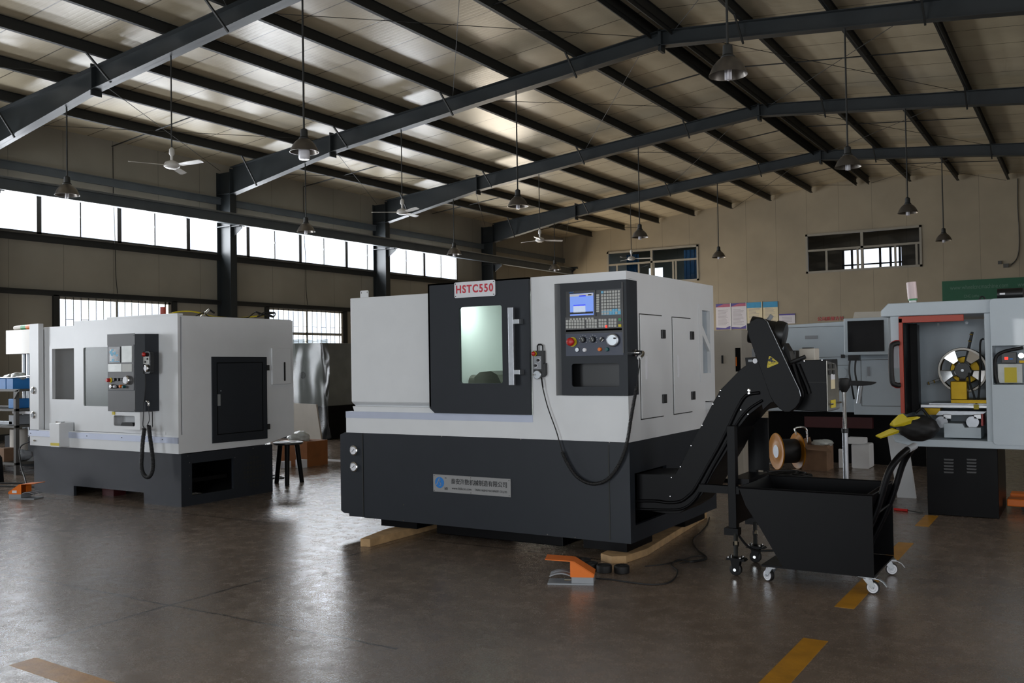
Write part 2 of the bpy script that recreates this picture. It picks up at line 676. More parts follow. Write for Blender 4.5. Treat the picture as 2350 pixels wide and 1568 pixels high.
# roof
struct(MB().slab([(XL - .2, roof_z(XL) - .02), (XM, roof_z(XM)), (XR + .2, roof_z(XR) - .02), (XR + .2, roof_z(XR) + .06), (XM, roof_z(XM) + .08), (XL - .2, roof_z(XL) + .06)], [], 'XZ', YB - .2, YE + .2).build('ceiling', 'roof_panel'))


# upper window units along the left wall
def upper_unit(i, a, b):
    w = thing('window_%d' % i, 'two-pane unit of the high window strip in the left wall', 'window', (XL, a, 4.12))
    w['kind'] = 'structure'
    m = MB()
    z0, z1 = 4.12, 5.08
    m.box(XL - .07, XL + .01, a, a + .05, z0, z1).box(XL - .07, XL + .01, b - .05, b, z0, z1)
    m.box(XL - .07, XL + .01, a, b, z0, z0 + .04).box(XL - .07, XL + .01, a, b, z1 - .04, z1)
    m.box(XL - .05, XL + .0, (a + b) / 2 - .014, (a + b) / 2 + .014, z0, z1)
    m.box(XL - .02, XL + .03, (a + b) / 2 - .03, (a + b) / 2 - .01, 4.55, 4.6)
    m.build('window_frame', 'dark_frame', w)
    MB().box(XL - .045, XL - .04, a + .04, b - .04, z0 + .03, z1 - .03).build('window_pane', 'window_glass', w)
    return w


wi = 1
for k in range(len(UPY) - 1):
    upper_unit(wi, UPY[k] + .0, UPY[k + 1])
    wi += 1


def low_window(i, a, b):
    w = thing('window_%d' % i, 'barred window in the lower left wall', 'window', (XL, a, 1.05), kind='structure')
    z0, z1 = 1.05, 2.87
    m = MB()
    m.box(XL - .07, XL + .02, a, a + .06, z0, z1).box(XL - .07, XL + .02, b - .07, b, z0, z1).box(XL - .02, XL + .02, b - .16, b - .13, z0, z1)
    m.box(XL - .07, XL + .02, a, b, z0, z0 + .06).box(XL - .07, XL + .02, a, b, z1 - .05, z1)
    mid = (a + b) / 2
    m.box(XL - .05, XL + .01, mid - .03, mid + .03, z0, z1)
    m.box(XL - .05, XL + .01, a, b, 2.18, 2.25)
    m.build('window_frame', 'window_frame', w)
    g = MB()
    n = int((b - a) / 0.168)
    for k in range(1, n):
        y = a + (b - a) * k / n
        g.box(XL + .03, XL + .042, y - .006, y + .006, z0, z1)
        if k % 2 == 1:
            for z in (2.4, 2.0, 1.55):
                g.box(XL + .03, XL + .042, y, y + (b - a) / n, z, z + .01)
    g.build('window_grille', 'structure_black', w)
    MB().box(XL - .045, XL - .04, a + .05, b - .05, z0 + .05, z1 - .04).build('window_pane', 'window_glass', w)


for a, b in LOWY:
    low_window(wi, a, b)
    wi += 1
for a, b in RW:
    w = thing('window_%d' % wi, 'window in the right wall', 'window', (XR, a, 1.2), kind='structure')
    wi += 1
    m = MB()
    for y in (a, (a + b) / 2 - .03, b - .06):
        m.box(XR - .01, XR + .07, y, y + .06, 1.2, 3.4)
    for z in (1.2, 3.34):
        m.box(XR - .01, XR + .07, a, b, z, z + .06)
    m.build('window_frame', 'window_frame', w)
    MB().box(XR + .04, XR + .045, a, b, 1.22, 3.38).build('window_pane', 'window_glass', w)


def end_window(x0, z0, x1, z1, splits, hz, lab):
    global wi
    w = thing('window_%d' % wi, lab, 'window', (x0, YE, z0), kind='structure')
    wi += 1
    m = MB()
    t = .07
    m.box(x0, x1, YE - .03, YE + .07, z0, z0 + t).box(x0, x1, YE - .03, YE + .07, z1 - t, z1)
    m.box(x0, x0 + t, YE - .03, YE + .07, z0, z1).box(x1 - t, x1, YE - .03, YE + .07, z0, z1)
    m.box(x0, x1, YE - .02, YE + .05, hz - .035, hz + .035)
    xm = (x0 + x1) / 2
    m.box(xm - .045, xm + .045, YE - .02, YE + .06, z0, z1)
    for s in splits:
        x = x0 + (x1 - x0) * s
        m.box(x - .035, x + .035, YE, YE + .04, z0, hz)
    m.build('window_frame', 'window_frame', w)
    MB().box(x0 + .04, x1 - .04, YE + .03, YE + .035, z0 + .05, z1 - .05).build('window_pane', 'window_glass', w)


end_window(*WR, (.185, .46, .78, .955), 5.07, 'right-hand window high in the end wall')
end_window(*WLn, (.11, .355, .52, .73, .76), 5.1, 'left-hand window high in the end wall, with bluish rooms behind')
# hall beyond the end wall
YH = 40.0
OPN = [rect(-17.3, 4.6, -16.6, 5.6), rect(-8.6, 4.55, -6.3, 5.75)]
struct(MB().slab(rect(XL, 0, XR, 6.7), OPN, 'XZ', YH, YH + .1).build('wall_far', 'wall_panel_end'))
struct(MB().box(XL, XR, YE + .1, YH, 6.6, 6.7).build('ceiling', 'wall_panel_end'))
struct(MB().box(-11.2, -11.1, YE + .1, YH, 0, 6.6).box(XL - .1, XL, YE + .1, YH, 0, 6.6).box(XR, XR + .1, YE + .1, YH, 0, 6.6).build('wall_side', 'wall_panel_end'))
m = MB()
for x in (-8.6, -8.25, -7.15, -6.75, -6.4):
    m.box(x, x + .09, YH - .03, YH, 4.55, 5.75)
m.box(-8.6, -6.3, YH - .03, YH, 5.1, 5.16)
struct(m.build('window_%d' % wi, 'dark_frame'))
wi += 1
struct(MB().box(-17.3, -16.6, YH - .03, YH, 5.1, 5.15).box(-17.05, -17.0, YH - .03, YH, 4.6, 5.6).build('window_%d' % wi, 'dark_frame'))
# blue curtains of the room behind the left-hand window
for x in (-13.3, -12.75, -15.75):
    c = MB()
    for k in range(6):
        c.box(x + k * .085, x + k * .085 + .075, YE + 1.2 + (k % 2) * .03, YE + 1.24 + (k % 2) * .03, 3.6, 5.6 if x < -13 else 5.0)
        if k:
            c.box(x + k * .085 - .012, x + k * .085 + .002, YE + 1.2, YE + 1.27, 3.6, 5.0)
    tag(c.build('curtain', 'curtain_blue'), {-13.3: 'left one of two blue curtains behind the right half of the left end-wall window', -12.75: 'right one of two blue curtains behind the left end-wall window', -15.75: 'blue curtain behind the leftmost pane of the left end-wall window'}[x], 'curtain', 'blue curtains behind the end wall')

# ---- steel frames
BAYX = [(-17.55, 5.62), (-14.2, 6.12), (-10.3, 6.62), (XM, 7.0)]


def ibeam_profile_rafter(side, y, parent):
    """tapered I-section rafter"""
    if side < 0:
        xs = [-17.5, -14.25, -10.3, XM]
        bots = [5.53, 6.12, 6.58, 6.98]
    else:
        xs = [4.85, 1.55, -2.4, XM]
        bots = [5.53, 6.12, 6.58, 6.98]
    m = MB()
    topz = [roof_z(x) - .2 for x in xs]
    for i in range(3):
        x0, x1 = xs[i], xs[i + 1]
        lo, hi = (x0, x1) if x0 < x1 else (x1, x0)
        b0, b1 = (bots[i], bots[i + 1]) if x0 < x1 else (bots[i + 1], bots[i])
        t0, t1 = (topz[i], topz[i + 1]) if x0 < x1 else (topz[i + 1], topz[i])
        m.slab([(lo, b0), (hi, b1), (hi, t1), (lo, t0)], (), 'XZ', y - .005, y + .005)
        m.slab([(lo, b0), (hi, b1), (hi, b1 + .012), (lo, b0 + .012)], (), 'XZ', y - .1, y + .1)
        m.slab([(lo, t0 - .012), (hi, t1 - .012), (hi, t1), (lo, t0)], (), 'XZ', y - .1, y + .1)
    # end plates
    for x, z0, z1 in ((xs[1], bots[1] - .1, topz[1] + .06), (XM - .012 * (1 if side < 0 else -1), 6.88, topz[3] + .02)):
        m.box(x - .014, x + .014, y - .1, y + .1, z0, z1)
    return m


for i, y in enumerate(FR):
    for side in (-1, 1):
        r = ibeam_profile_rafter(side, y, None).build('roof_rafter', 'structure_steel')
        struct(r)
        # flange braces
        for x in ((-16.63, -13.77, -10.91, -8.05) if side < 0 else (-4.85, -2.0, .88, 3.7)):
            for s in (-1,):
                zt = roof_z(x) - .2
                zb = roof_z(x) - .58 - (.25 if abs(x - XM) > 9 else 0)
                b = MB().beam((x, y + s * .5, zt), (x, y + s * .05, zb), .03, .03).build('flange_brace', 'structure_black', r)
        # column
        xo, xi = (XL + .02, XL + .5) if side < 0 else (XR - .02, XR - .5)
        m = MB()
        m.box(min(xo, xi) + .01, max(xo, xi) - .01, y - .006, y + .006, 0, 6.1)
        lo, hi = min(xo, xi), max(xo, xi)
        m.box(lo, lo + .014, y - .1, y + .1, 0, 6.1)
        m.box(hi - .014, hi, y - .1, y + .1, 0, 6.15)
        m.box(lo, hi, y - .1, y + .1, 5.55, 5.57)
        m.box(lo, hi, y - .1, y + .1, 4.76, 4.78)
        m.box(lo - .0, hi + .05, y - .16, y + .16, 0, .02)
        if side < 0:
            m.box(hi, hi + .3, y - .08, y + .08, 4.74, 4.76).slab([(hi, 4.5), (hi + .3, 4.7), (hi + .3, 4.76), (hi, 4.76)], (), 'XZ', y - .006, y + .006)
        struct(m.build('steel_column', 'structure_steel'))
# purlins (C sections running the length of the hall)
PX = [XM - .2, XM + .2] + [XM - 1.70 - 1.43 * k for k in range(8)] + [XM + 1.50 + 1.43 * k for k in range(8)]
for x in PX:
    if x > XR:
        continue
    zt = roof_z(x) - .015
    m = MB()
    m.box(x - .004, x + .004, YB, YE - .12, zt - .19, zt)
    m.box(x - .035, x + .035, YB, YE - .12, zt - .19, zt - .183)
    m.box(x - .035, x + .035, YB, YE - .12, zt - .007, zt)
    m.box(x + .031, x + .037, YB, YE - .12, zt - .19, zt - .165)
    if abs(x - XM) < .3:
        m.box(x - .01, x + .01, YB, YE - .12, zt - .26, zt - .18)
    struct(m.build('roof_purlin', 'structure_black'))
# sag rods half way along each bay, and crossed bracing rods
for i in range(1, 6):
    ym = FR[i] + 2.9
    m = MB()
    for x0, x1 in ((-18, -15.2), (XM - 1.7, XM - .28), (XM + .28, XM + 1.5), (XM + 1.5, XM + 4.36), (3.7, 5.2)):
        m.cyl((x0, ym, roof_z(x0) - .12), (x1, ym, roof_z(x1) - .12), .013, n=6)
    struct(m.build('tie_rod', 'structure_black'))
    ya, yb = FR[i] + .1, (FR[i] + 5.7)
    for xa, xb in ((XM - .3, XM - 4.5), (XM + .3, XM + 4.3), (-17.8, -14.5)):
        struct(MB().cyl((xa, ya, roof_z(xa) - .24), (xb, yb, roof_z(xb) - .24), .006, n=5).build('brace_rod', 'structure_black'))
        struct(MB().cyl((xb, ya, roof_z(xb) - .24), (xa, yb, roof_z(xa) - .24), .006, n=5).build('brace_rod', 'structure_black'))
# wall rails on the left wall
for z0, z1, xx in ((3.96, 4.1, .05), (2.88, 2.99, .06), (5.33, 5.5, .07)):
    m = MB().box(XL, XL + xx, YB, YE, z0, z1 - .02).box(XL, XL + xx + .02, YB, YE, z1 - .02, z1)
    struct(m.build('wall_girt', 'structure_black' if z0 < 5 else 'structure_steel_lit'))
for a, b in LOWY:
    for y in (a - .1, b + .03):
        struct(MB().box(XL, XL + .06, y, y + .12, 0, 2.9).build('window_post', 'structure_black'))
# crane runway beam with its rail, on the column brackets
m = MB()
m.box(-17.36, -17.34, YB, YE - .4, 4.8, 5.02).box(-17.43, -17.27, YB, YE - .4, 4.78, 4.8).box(-17.43, -17.27, YB, YE - .4, 5.0, 5.02)
r = struct(m.build('runway_beam', 'structure_steel_lit'))
MB().box(-17.37, -17.33, YB, YE - .4, 5.02, 5.055).build('rail', 'zinc', r)
# skirting where the walls meet the floor
struct(MB().box(XL, XL + .03, YB, YE, 0, .12).build('baseboard_left', 'structure_steel'))
m = MB()
for y in (ADDED_DOOR[0], ADDED_DOOR[1] - .08):
    m.box(XL - .05, XL + .04, y, y + .08, .12, ADDED_DOOR[2])
m.box(XL - .05, XL + .04, ADDED_DOOR[0] + .08, ADDED_DOOR[1] - .08, ADDED_DOOR[2] - .08, ADDED_DOOR[2])
struct(m.build('added_door_frame', 'structure_steel'))  # frame of the added side door
struct(MB().box(XL, XR, YE - .03, YE, 0, .12).build('baseboard_end', 'structure_steel'))


# ---- pendant lamps and ceiling fans
def make_lamp(jar=False):
    t = thing('pendant_lamp', '', 'lamp', (0, 0, 0), 'bell shaded lamps hanging from the roof frames')
    MB().cyl((0, 0, .3), (0, 0, 2.0), .014, n=8).build('hanging_rod', 'structure_black', t)
    MB().lathe([(.02, .34), (.05, .32), (.055, .22), (.075, .2), (.075, .17)], n=20).build('lamp_cap', 'structure_black', t, smooth=40)
    prof = [(.07, .19), (.115, .155), (.162, .1), (.195, .03), (.207, 0), (.202, 0), (.19, .03), (.157, .095), (.11, .148), (.06, .18)]
    MB().lathe(prof, n=32, cap=False).build('lamp_shade', 'lamp_shade', t, smooth=50)
    if jar:
        MB().lathe([(.05, .12), (.08, .06), (.082, -.08), (.07, -.105), (.01, -.11)], n=20).build('bulb', 'lamp_bulb', t, smooth=50)
    else:
        m = MB()
        for a in range(4):
            w = a * PI / 2 + .3
            m.cyl((.025 * math.cos(w), .025 * math.sin(w), -.05), (.025 * math.cos(w), .025 * math.sin(w), .13), .014, n=8)
        m.build('bulb', 'lamp_bulb', t, smooth=50)
    return t


def make_fan():
    t = thing('ceiling_fan', '', 'fan', (0, 0, 0), 'three bladed ceiling fans')
    MB().cyl((0, 0, .1), (0, 0, 1.9), .011, n=8).build('hanging_rod', 'structure_black', t)
    MB().lathe([(.012, .3), (.04, .27), (.045, .2), (.02, .16), (.02, .08)], n=16).build('canopy', 'fan_white', t, smooth=40)
    MB().lathe([(.03, .09), (.1, .06), (.125, .02), (.12, -.01), (.08, -.035), (.01, -.04)], n=28).build('motor_housing', 'fan_white', t, smooth=50)
    for k in range(3):
        a = math.radians(k * 120)
        c, s = math.cos(a), math.sin(a)
        pts = []
        for r_, w0, w1 in ((.1, .02, .02), (.2, .03, .05), (.35, .05, .06), (.62, .055, .055), (.65, .03, .03)):
            pts.append((r_, -w0, .012 + .004))
            pts.append((r_, w1, .012 - .02))
        vs = [(x * c - y * s, x * s + y * c, z + .01) for x, y, z in pts] + [(x * c - y * s, x * s + y * c, z + .004) for x, y, z in pts]
        fs = []
        for q in range(4):
            b = q * 2
            fs += [(b, b + 1, b + 3, b + 2), (b + 10, b + 12, b + 13, b + 11), (b, b + 2, b + 12, b + 10), (b + 1, b + 11, b + 13, b + 3)]
        fs += [(0, 10, 11, 1), (8, 9, 19, 18)]
        MB().add(vs, fs).build('blade', 'fan_white', t)
    return t


def rod_len(o, zl, x):
    """hanging rod reaches up to the underside of the rafter"""
    for ch in o.children:
        if ch.name.startswith('hanging_rod'):
            ds = abs(x - XM)
            bot = 6.98 - .1 * ds if ds < 7.9 else (6.12 - (ds - 7.9) * .16)
            base = .3 if 'lamp' in o.name else .1
            L = bot - (zl + base)
            ch.scale = (1, 1, L / (1.7 if 'lamp' in o.name else 1.8))
            ch.location = (0, 0, base - base * ch.scale[2])


lamp0 = make_lamp()
lampj = make_lamp(True)
fan0 = make_fan()
rows = ['over the left machine, nearest the camera', 'second frame from the camera', 'third frame from the camera', 'farthest frame, nearest the end wall']
first = True
for j, y in enumerate(FR[2:]):
    for x, side in ((-15.1, 'left'), (-9.42, 'middle'), (-3.2, 'right')):
        if j == 0 and side == 'middle':
            o = lampj
        elif first:
            o = lamp0
            first = False
        else:
            o = copy_tree(lamp0)
        z = 4.42
        o.location = (x, y, z)
        o['label'] = {
            (0, 'left'): 'pendant lamp in front of the first bright upper window, far left',
            (0, 'middle'): 'pendant lamp with a large white jar bulb, upper left of centre',
            (0, 'right'): 'largest pendant lamp, its reflector open to view, below the ridge at the top right',
            (1, 'left'): 'pendant lamp in front of the second bay of upper windows, right of the thick column',
            (1, 'middle'): 'bell pendant lamp above the door of the centre machine',
            (1, 'right'): 'pendant lamp overlapping the ridge end of the third rafter, at the upper right',
            (2, 'left'): 'small pendant lamp near the end of the third bay of upper windows',
            (2, 'middle'): 'pendant lamp above the control panel, left of the left end-wall window',
            (2, 'right'): 'larger pendant lamp above the right end-wall window',
            (3, 'left'): 'small pendant lamp at the far left corner beside the wall bracket',
            (3, 'middle'): 'pendant lamp hanging between the two end-wall windows',
            (3, 'right'): 'small pendant lamp right of the right end-wall window'}[(j, side)]
        rod_len(o, z, x)
    f = fan0 if j == 0 else copy_tree(fan0)
    f.location = (-12.3, y, 4.58)
    f.rotation_euler = (0, 0, math.radians([-115, -22, -70, 25][j]))
    f['label'] = ['largest ceiling fan, between the first and second rafters at upper left', 'ceiling fan below the second rafter, beside the second steel column', 'ceiling fan left of the left end-wall window, past the fourth column', 'small ceiling fan in front of the left end-wall window'][j]
    rod_len(f, 4.58, -12.3)

# ------------------------------------------------------------------ daylight
wd = bpy.data.worlds.new('world')
scn.world = wd
wd.use_nodes = True
bg = wd.node_tree.nodes['Background']
bg.inputs['Color'].default_value = (0.93, 0.97, 1.0, 1)
bg.inputs['Strength'].default_value = 2.2


def area(name, loc, rot, sx, sy, power, col):
    l = bpy.data.lights.new(name, 'AREA')
    l.shape = 'RECTANGLE'
    l.size = sx
    l.size_y = sy
    l.energy = power
    l.color = col
    o = bpy.data.objects.new(name, l)
    COL.objects.link(o)
    o.location = loc
    o.rotation_euler = rot
    return o


# daylight standing outside the window strip, the barred windows, the right windows and the open gate
LW = (1.0, 0.97, 0.9)
area('daylight_upper', (XL - .35, (UPY[0] + UPY[-1]) / 2, 4.6), (0, math.radians(-90), 0), 1.2, UPY[-1] - UPY[0], 3.14 * 1.2 * 25.7 * LUP, LW)
for a, b in LOWY:
    area('daylight_low', (XL - .35, (a + b) / 2, 1.95), (0, math.radians(-90), 0), 1.9, b - a, 3.14 * 1.9 * (b - a) * LLO, LW)
area('added_door_fill', (XL - .35, 30.2, 1.95), (0, math.radians(-90), 0), 3.5, 4.3, 3.14 * 15 * LSD, (1, .84, .62))  # warm fill through the added side door
for a, b in RW:
    area('daylight_right', (XR + .35, (a + b) / 2, 2.3), (0, math.radians(90), 0), 2.2, b - a, 3.14 * 2.2 * (b - a) * LRI, (1.0, .87, .72))
area('daylight_gate', ((DOOR[0] + DOOR[2]) / 2, YB - .3, DOOR[3] / 2), (math.radians(90), 0, 0), DOOR[2] - DOOR[0], DOOR[3], 3.14 * 4.8 * 4.7 * LGA, (.86, .93, 1.0))
area('added_back_fill', (-.9, YB - .2, 1.85), (math.radians(90), 0, 0), 1.2, .75, 3.14 * .9 * 25, (.95, .97, 1.0))  # glare source at the added small back window
area('added_back_fill', (2.8, YB - .2, 2.2), (math.radians(90), 0, 0), 4.0, 2.8, 3.14 * 11.2 * LB2, (.86, .93, 1.0))  # fill at the added large back window
area('daylight_hall', (-7.45, YH + .3, 5.15), (math.radians(-90), 0, 0), 2.5, 1.3, 3.14 * 3.2 * 2, (1, 1, 1))
area('daylight_hall', (-16.95, YH + .3, 5.1), (math.radians(-90), 0, 0), .8, 1.1, 3.14 * .9 * 2.0, (.7, .88, 1))
bl = area('added_room_fill', (-14.0, 36.5, 6.5), (0, 0, 0), 1.5, 1.5, 45, (.45, .75, 1))  # bluish fill added to the room beyond, without a fixture
scn.view_settings.view_transform = 'Standard'
scn.view_settings.look = 'None'
scn.view_settings.gamma = 1
scn.view_settings.use_curve_mapping = False
scn.view_settings.exposure = 0.0
def area_light(name, loc, rot, sx, sy, power, col):
    return area(name, loc, rot, sx, sy, power, col)


# ------------------------------------------------------------------ centre machine
YF = 5.85            # plane of its front
XS = -2.70           # plane of its right-hand side
YK = 7.6             # back
G = lambda px, py: aty(px, py, YF)
t = thing('turning_centre', 'large white and dark grey lathe in the centre, with HSTC550 sign and control panel', 'machine', ((XS - 5.3) / 2, 6.7, 0))
mc = t
x_l = -5.28          # left end of the cabinet
x_d0, x_d1 = -4.39, -3.47   # sliding door
zt = 2.01
# left fixed hood
m = MB()
m.box(x_l + .03, x_d0 + .1, YF + .03, YK, 1.075, 1.945)
m.slab([(YF + .03, 1.075), (YF + .075, 1.045), (YF + .075, .93), (YK, .93), (YK, 1.075)], (), 'YZ', x_l + .03, x_d0 + .1)
m.build('left_hood', 'white_paint', mc, bevel=.006)
m = MB()
m.slab([(x_l + .06, 1.04), (x_d0 + .1, 1.04), (x_d0 + .1, .998), (x_l + .075, .998)], (), 'XZ', YF + .012, YF + .075)
m.build('hood_sill', 'white_paint', mc)
# sight bracket on top of the hood
m = MB()
m.slab(rrect(-5.20, 1.94, -5.11, 2.01, .012), [rrect(-5.19, 1.985, -5.183, 2.0, .002), rrect(-5.127, 1.985, -5.12, 2.0, .002)], 'XZ', YF + .1, YF + .103)
m.build('top_bracket', 'white_paint', mc)
# right cabinet: front with a recess for the console, side, top, interior kept hollow
rx0 = G(1272, 652)[0]
rz0, rz1 = 1.143, 1.95
m = MB()
m.slab([(x_d1, .84), (XS, .84), (XS, rz0), (rx0, rz0), (rx0, rz1), (XS, rz1), (XS, zt), (x_d1, zt)], (), 'XZ', YF, YF + .04)
m.box(rx0 - .01, rx0, YF + .04, YF + .14, rz0, rz1)
m.box(rx0, XS - .01, YF + .13, YF + .14, rz0, rz1)
m.box(rx0, XS - .001, YF + .04, YF + .14, rz1, rz1 + .009).box(rx0, XS - .001, YF + .04, YF + .14, rz0 - .009, rz0)
# side wall in +X with the slant-cut rear window
sw = [(atx(1611, 716, XS)[0], 1.77), (atx(1638, 716, XS)[0] - .07, 1.77), (atx(1638, 716, XS)[0] - .07, 1.26), (atx(1611, 716, XS)[0], 1.26)]
side_out = [(YF + .141, .84), (YK, .84), (YK, zt), (YF + .04, zt), (YF + .04, rz1 + .01), (YF + .141, rz1 + .01)]
m.slab([(YF + .04, .84), (YF + .141, .84), (YF + .141, rz0 - .01), (YF + .04, rz0 - .01)], (), 'YZ', XS - .03, XS)
m.slab(side_out, [[(7.31, 1.27), (7.31, 1.60), (7.49, 1.45), (7.49, 1.27)], [(7.31, 1.68), (7.31, 1.79), (7.49, 1.79), (7.49, 1.51)]], 'YZ', XS - .03, XS)
m.box(x_d1, XS - .03, YF + .04, YK - .03, zt - .01, zt)
m.box(x_d1, XS - .03, YK - .03, YK, .84, zt)
m.box(x_l, XS - .2, YK - .04, YK - .01, .84, 1.94)
m.build('right_cabinet', 'white_paint', mc)
MB().slab([(7.31, 1.27), (7.31, 1.79), (7.49, 1.79), (7.49, 1.27)], (), 'YZ', XS - .028, XS - .024).build('side_window_pane', 'pale_pane', mc)
# white belt under the hood and the steel rail
m = MB()
m.box(x_l - .005, XS, YF, YK, .822, .84)
m.box(x_l - .005, x_d1, YF + .0, YF + .08, .84, .945)
m.box(x_l - .005, x_l + .02, YF + .08, YK, .84, .94)
m.build('lower_belt', 'white_paint', mc)
MB().box(x_l - .005, x_d1 + .002, YF - .004, YF + .06, .945, .998).build('door_rail', 'rail_steel', mc)
# interior
m = MB()
m.box(x_d0 - .5, x_d1 + .6, YK - .3, YK - .28, .9, 1.93)
m.box(x_d0 - .52, x_d0 - .5, YF + .2, YK - .28, .9, 1.93)
m.box(x_d1 + .3, x_d1 + .32, YF + .2, YK - .28, .9, 1.93)
m.box(x_d0 - .5, x_d1 + .3, YF + .2, YK - .28, 1.92, 1.93)
m.slab([(YF + .2, .95), (YK - .28, 1.2), (YK - .28, 1.22), (YF + .2, .97)], (), 'YZ', x_d0 - .5, x_d1 + .3)
m.build('machining_chamber', 'inner_wall', mc)
m = MB()
m.lathe([(.15, 0), (.15, .1), (.12, .13), (.06, .14), (.06, .18)], (-4.62, 6.4, 1.2), 'X', 32)
m.build('spindle_chuck', 'dark_steel', mc, smooth=40)
m = MB()
m.slab([(-4.22, 1.05), (-3.9, 1.05), (-3.95, 1.2), (-4.0, 1.29), (-4.06, 1.32), (-4.17, 1.31), (-4.22, 1.27)], (), 'XZ', 6.2, 6.45)
m.cyl((-4.45, 6.28, 1.225), (-4.2, 6.28, 1.225), .065, n=20)
m.build('tool_turret', 'dark_steel', mc)
MB().slab([(-4.58, 1.9), (-4.2, 1.9), (-4.2, 1.4), (-4.36, 1.55), (-4.42, 1.75), (-4.56, 1.8)], (), 'XZ', 6.9, 6.95).build('turret_arm', 'grey_plastic', mc)
MB().box(-4.25, -3.75, 6.1, 6.2, 1.9, 1.915).build('work_light', mat('work_light', 'f2fff8', .4, var=0, emit=4), mc)
wl_ = area_light('machine_work_light', (-4.0, 6.15, 1.89), (math.radians(35), 0, 0), .5, .09, WL, (.93, 1, .96))
# sliding door
d = MB()
wx0, wz0 = G(1061, 880)
wx1, wz1 = G(1156, 703)
door_out = [(x_d0 + .05, 1.0), (x_d1, 1.0), (x_d1, zt), (x_d0, zt), (x_d0, 1.04)]
win = rrect(wx0, wz0, wx1, wz1 + .008, .018)
d.slab(door_out, [win], 'XZ', YF - .03, YF - .005)
d.box(x_d0, x_d0 + .015, YF - .03, YF + .03, 1.05, zt).box(x_d0, x_d1, YF - .03, YF + .1, zt - .012, zt)
door = d.build('sliding_door', 'dark_paint', mc)
MB().slab(rrect(wx0 - .01, wz0 - .01, wx1 + .01, wz1 + .018, .02), (), 'XZ', YF - .012, YF - .008).build('door_window', 'clear_glass', door)
hx0, hz0 = G(1184, 884)
hx1, hz1 = G(1191, 706)
h = MB().box(hx0, hx1 + .008, YF - .1, YF - .075, hz0, hz1).build('door_handle', 'brushed_steel', door, bevel=.004)
for z in (1.685, 1.315):
    MB().box(hx1 - .01, hx1 + .055, YF - .095, YF - .03, z - .018, z + .018).build('handle_bracket', 'zinc', h, bevel=.003)
# HSTC550 sign
sx0, sz0 = G(1049.5, 685)
sx1, sz1 = G(1142, 643)
s = MB().slab(rrect(sx0, sz0, sx1, sz1, .012), (), 'XZ', YF - .038, YF - .031).build('model_sign', 'sign_white', mc)
text('lettering', 'HSTC550', .083, 'text_red', s, (sx0 + .017, YF - .0385, sz0 + .036), width=sx1 - sx0 - .034, bold=.0022, spacing=1.22)
for x in (sx0 + .012, sx1 - .012):
    for z in (sz0 + .012, sz1 - .012):
        MB().cyl((x, YF - .041, z), (x, YF - .037, z), .004, n=8).build('rivet', 'structure_black', s)
# side doors
for i, (a, b, c_, e, f, g_) in enumerate(((1467, 722, 1522, 954, 1518, 6), (1542, 729, 1588, 944, 1582, 7))):
    y0 = atx(a, b, XS)[0]
    y1 = atx(c_, e, XS)[0]
    z1 = atx(a, b, XS)[1]
    z0 = atx(c_, e, XS)[1]
    dm = MB().box(XS + .001, XS + .009, y0, y1, z0, z1).build('side_door', 'white_paint', mc, bevel=.002)
    MB().slab(rect(y0 - .008, z0 - .008, y1 + .008, z1 + .008), [rect(y0 - .001, z0 - .001, y1 + .001, z1 + .001)], 'YZ', XS + .0002, XS + .0008).build('door_gap', 'structure_black', dm)
    for z in (z0 + (z1 - z0) * .17, z0 + (z1 - z0) * .82):
        MB().box(XS + .009, XS + .022, y1 - .035, y1 + .03, z - .033, z + .033).build('hinge', 'black_plastic', dm, bevel=.002)
    MB().box(XS + .009, XS + .014, y0 + .07, y0 + .105, 1.25, 1.42).build('door_pull', 'sign_white', dm, bevel=.002)
y0 = 7.24
fm = MB().slab(rect(y0, 1.2, 7.56, 1.84), [rect(7.31, 1.27, 7.49, 1.79)], 'YZ', XS + .001, XS + .006).build('side_window_frame', 'white_paint', mc)
MB().slab([(XS, .96), (XS + .14, 1.02), (XS + .14, 1.03), (XS, 1.04)], (), 'XZ', 7.36, 7.37).box(XS, XS + .15, 7.36, 7.58, 1.03, 1.04).build('side_flap', 'white_paint', mc)
MB().cyl((XS + .005, 7.4, .86), (XS + .12, 7.38, 1.02), .007, n=8).build('flap_stay', 'black_plastic', mc)
# base: front plate, left end, side with the conveyor opening
m = MB()
bx0 = -5.1
m.slab([(bx0, .125), (XS - .0, .125), (XS, .82), (bx0, .82)], (), 'XZ', YF, YF + .03)
m.slab([(YF + .03, .125), (YK - .02, .125), (YK - .02, .82), (YF + .03, .82)], [rect(5.93, .24, 6.5, .60)], 'YZ', XS - .03, XS)
m.box(bx0, XS - .03, YK - .06, YK - .03, .125, .82)
m.box(bx0, XS - .03, YF + .03, YK - .06, .127, .14)
m.build('base', 'dark_paint', mc)
m = MB()
m.box(-3.6, XS - .04, 6.5, 6.53, .14, .82)
m.box(-3.6, -3.57, YF + .05, 6.5, .14, .82)
m.build('base_inner_wall', 'black_paint', mc)
m = MB()
lx0 = G(780, 1100)[0]
m.slab([(lx0, .165), (lx0 + .035, .145), (lx0 + .09, .145), (lx0 + .09, .125), (bx0 - .012, .125), (bx0 - .012, .82), (lx0 + .05, .82), (lx0, .80)], (), 'XZ', YF + .01, YK - .1)
m.build('left_end_cabinet', 'dark_paint', mc)
MB().box(-2.862, -2.854, YF - .003, YF, .14, .80).build('base_trim', 'structure_black', mc)
MB().box(bx0 - .012, bx0 - .004, YF - .003, YF + .01, .14, .81).build('base_trim', 'structure_black', mc)
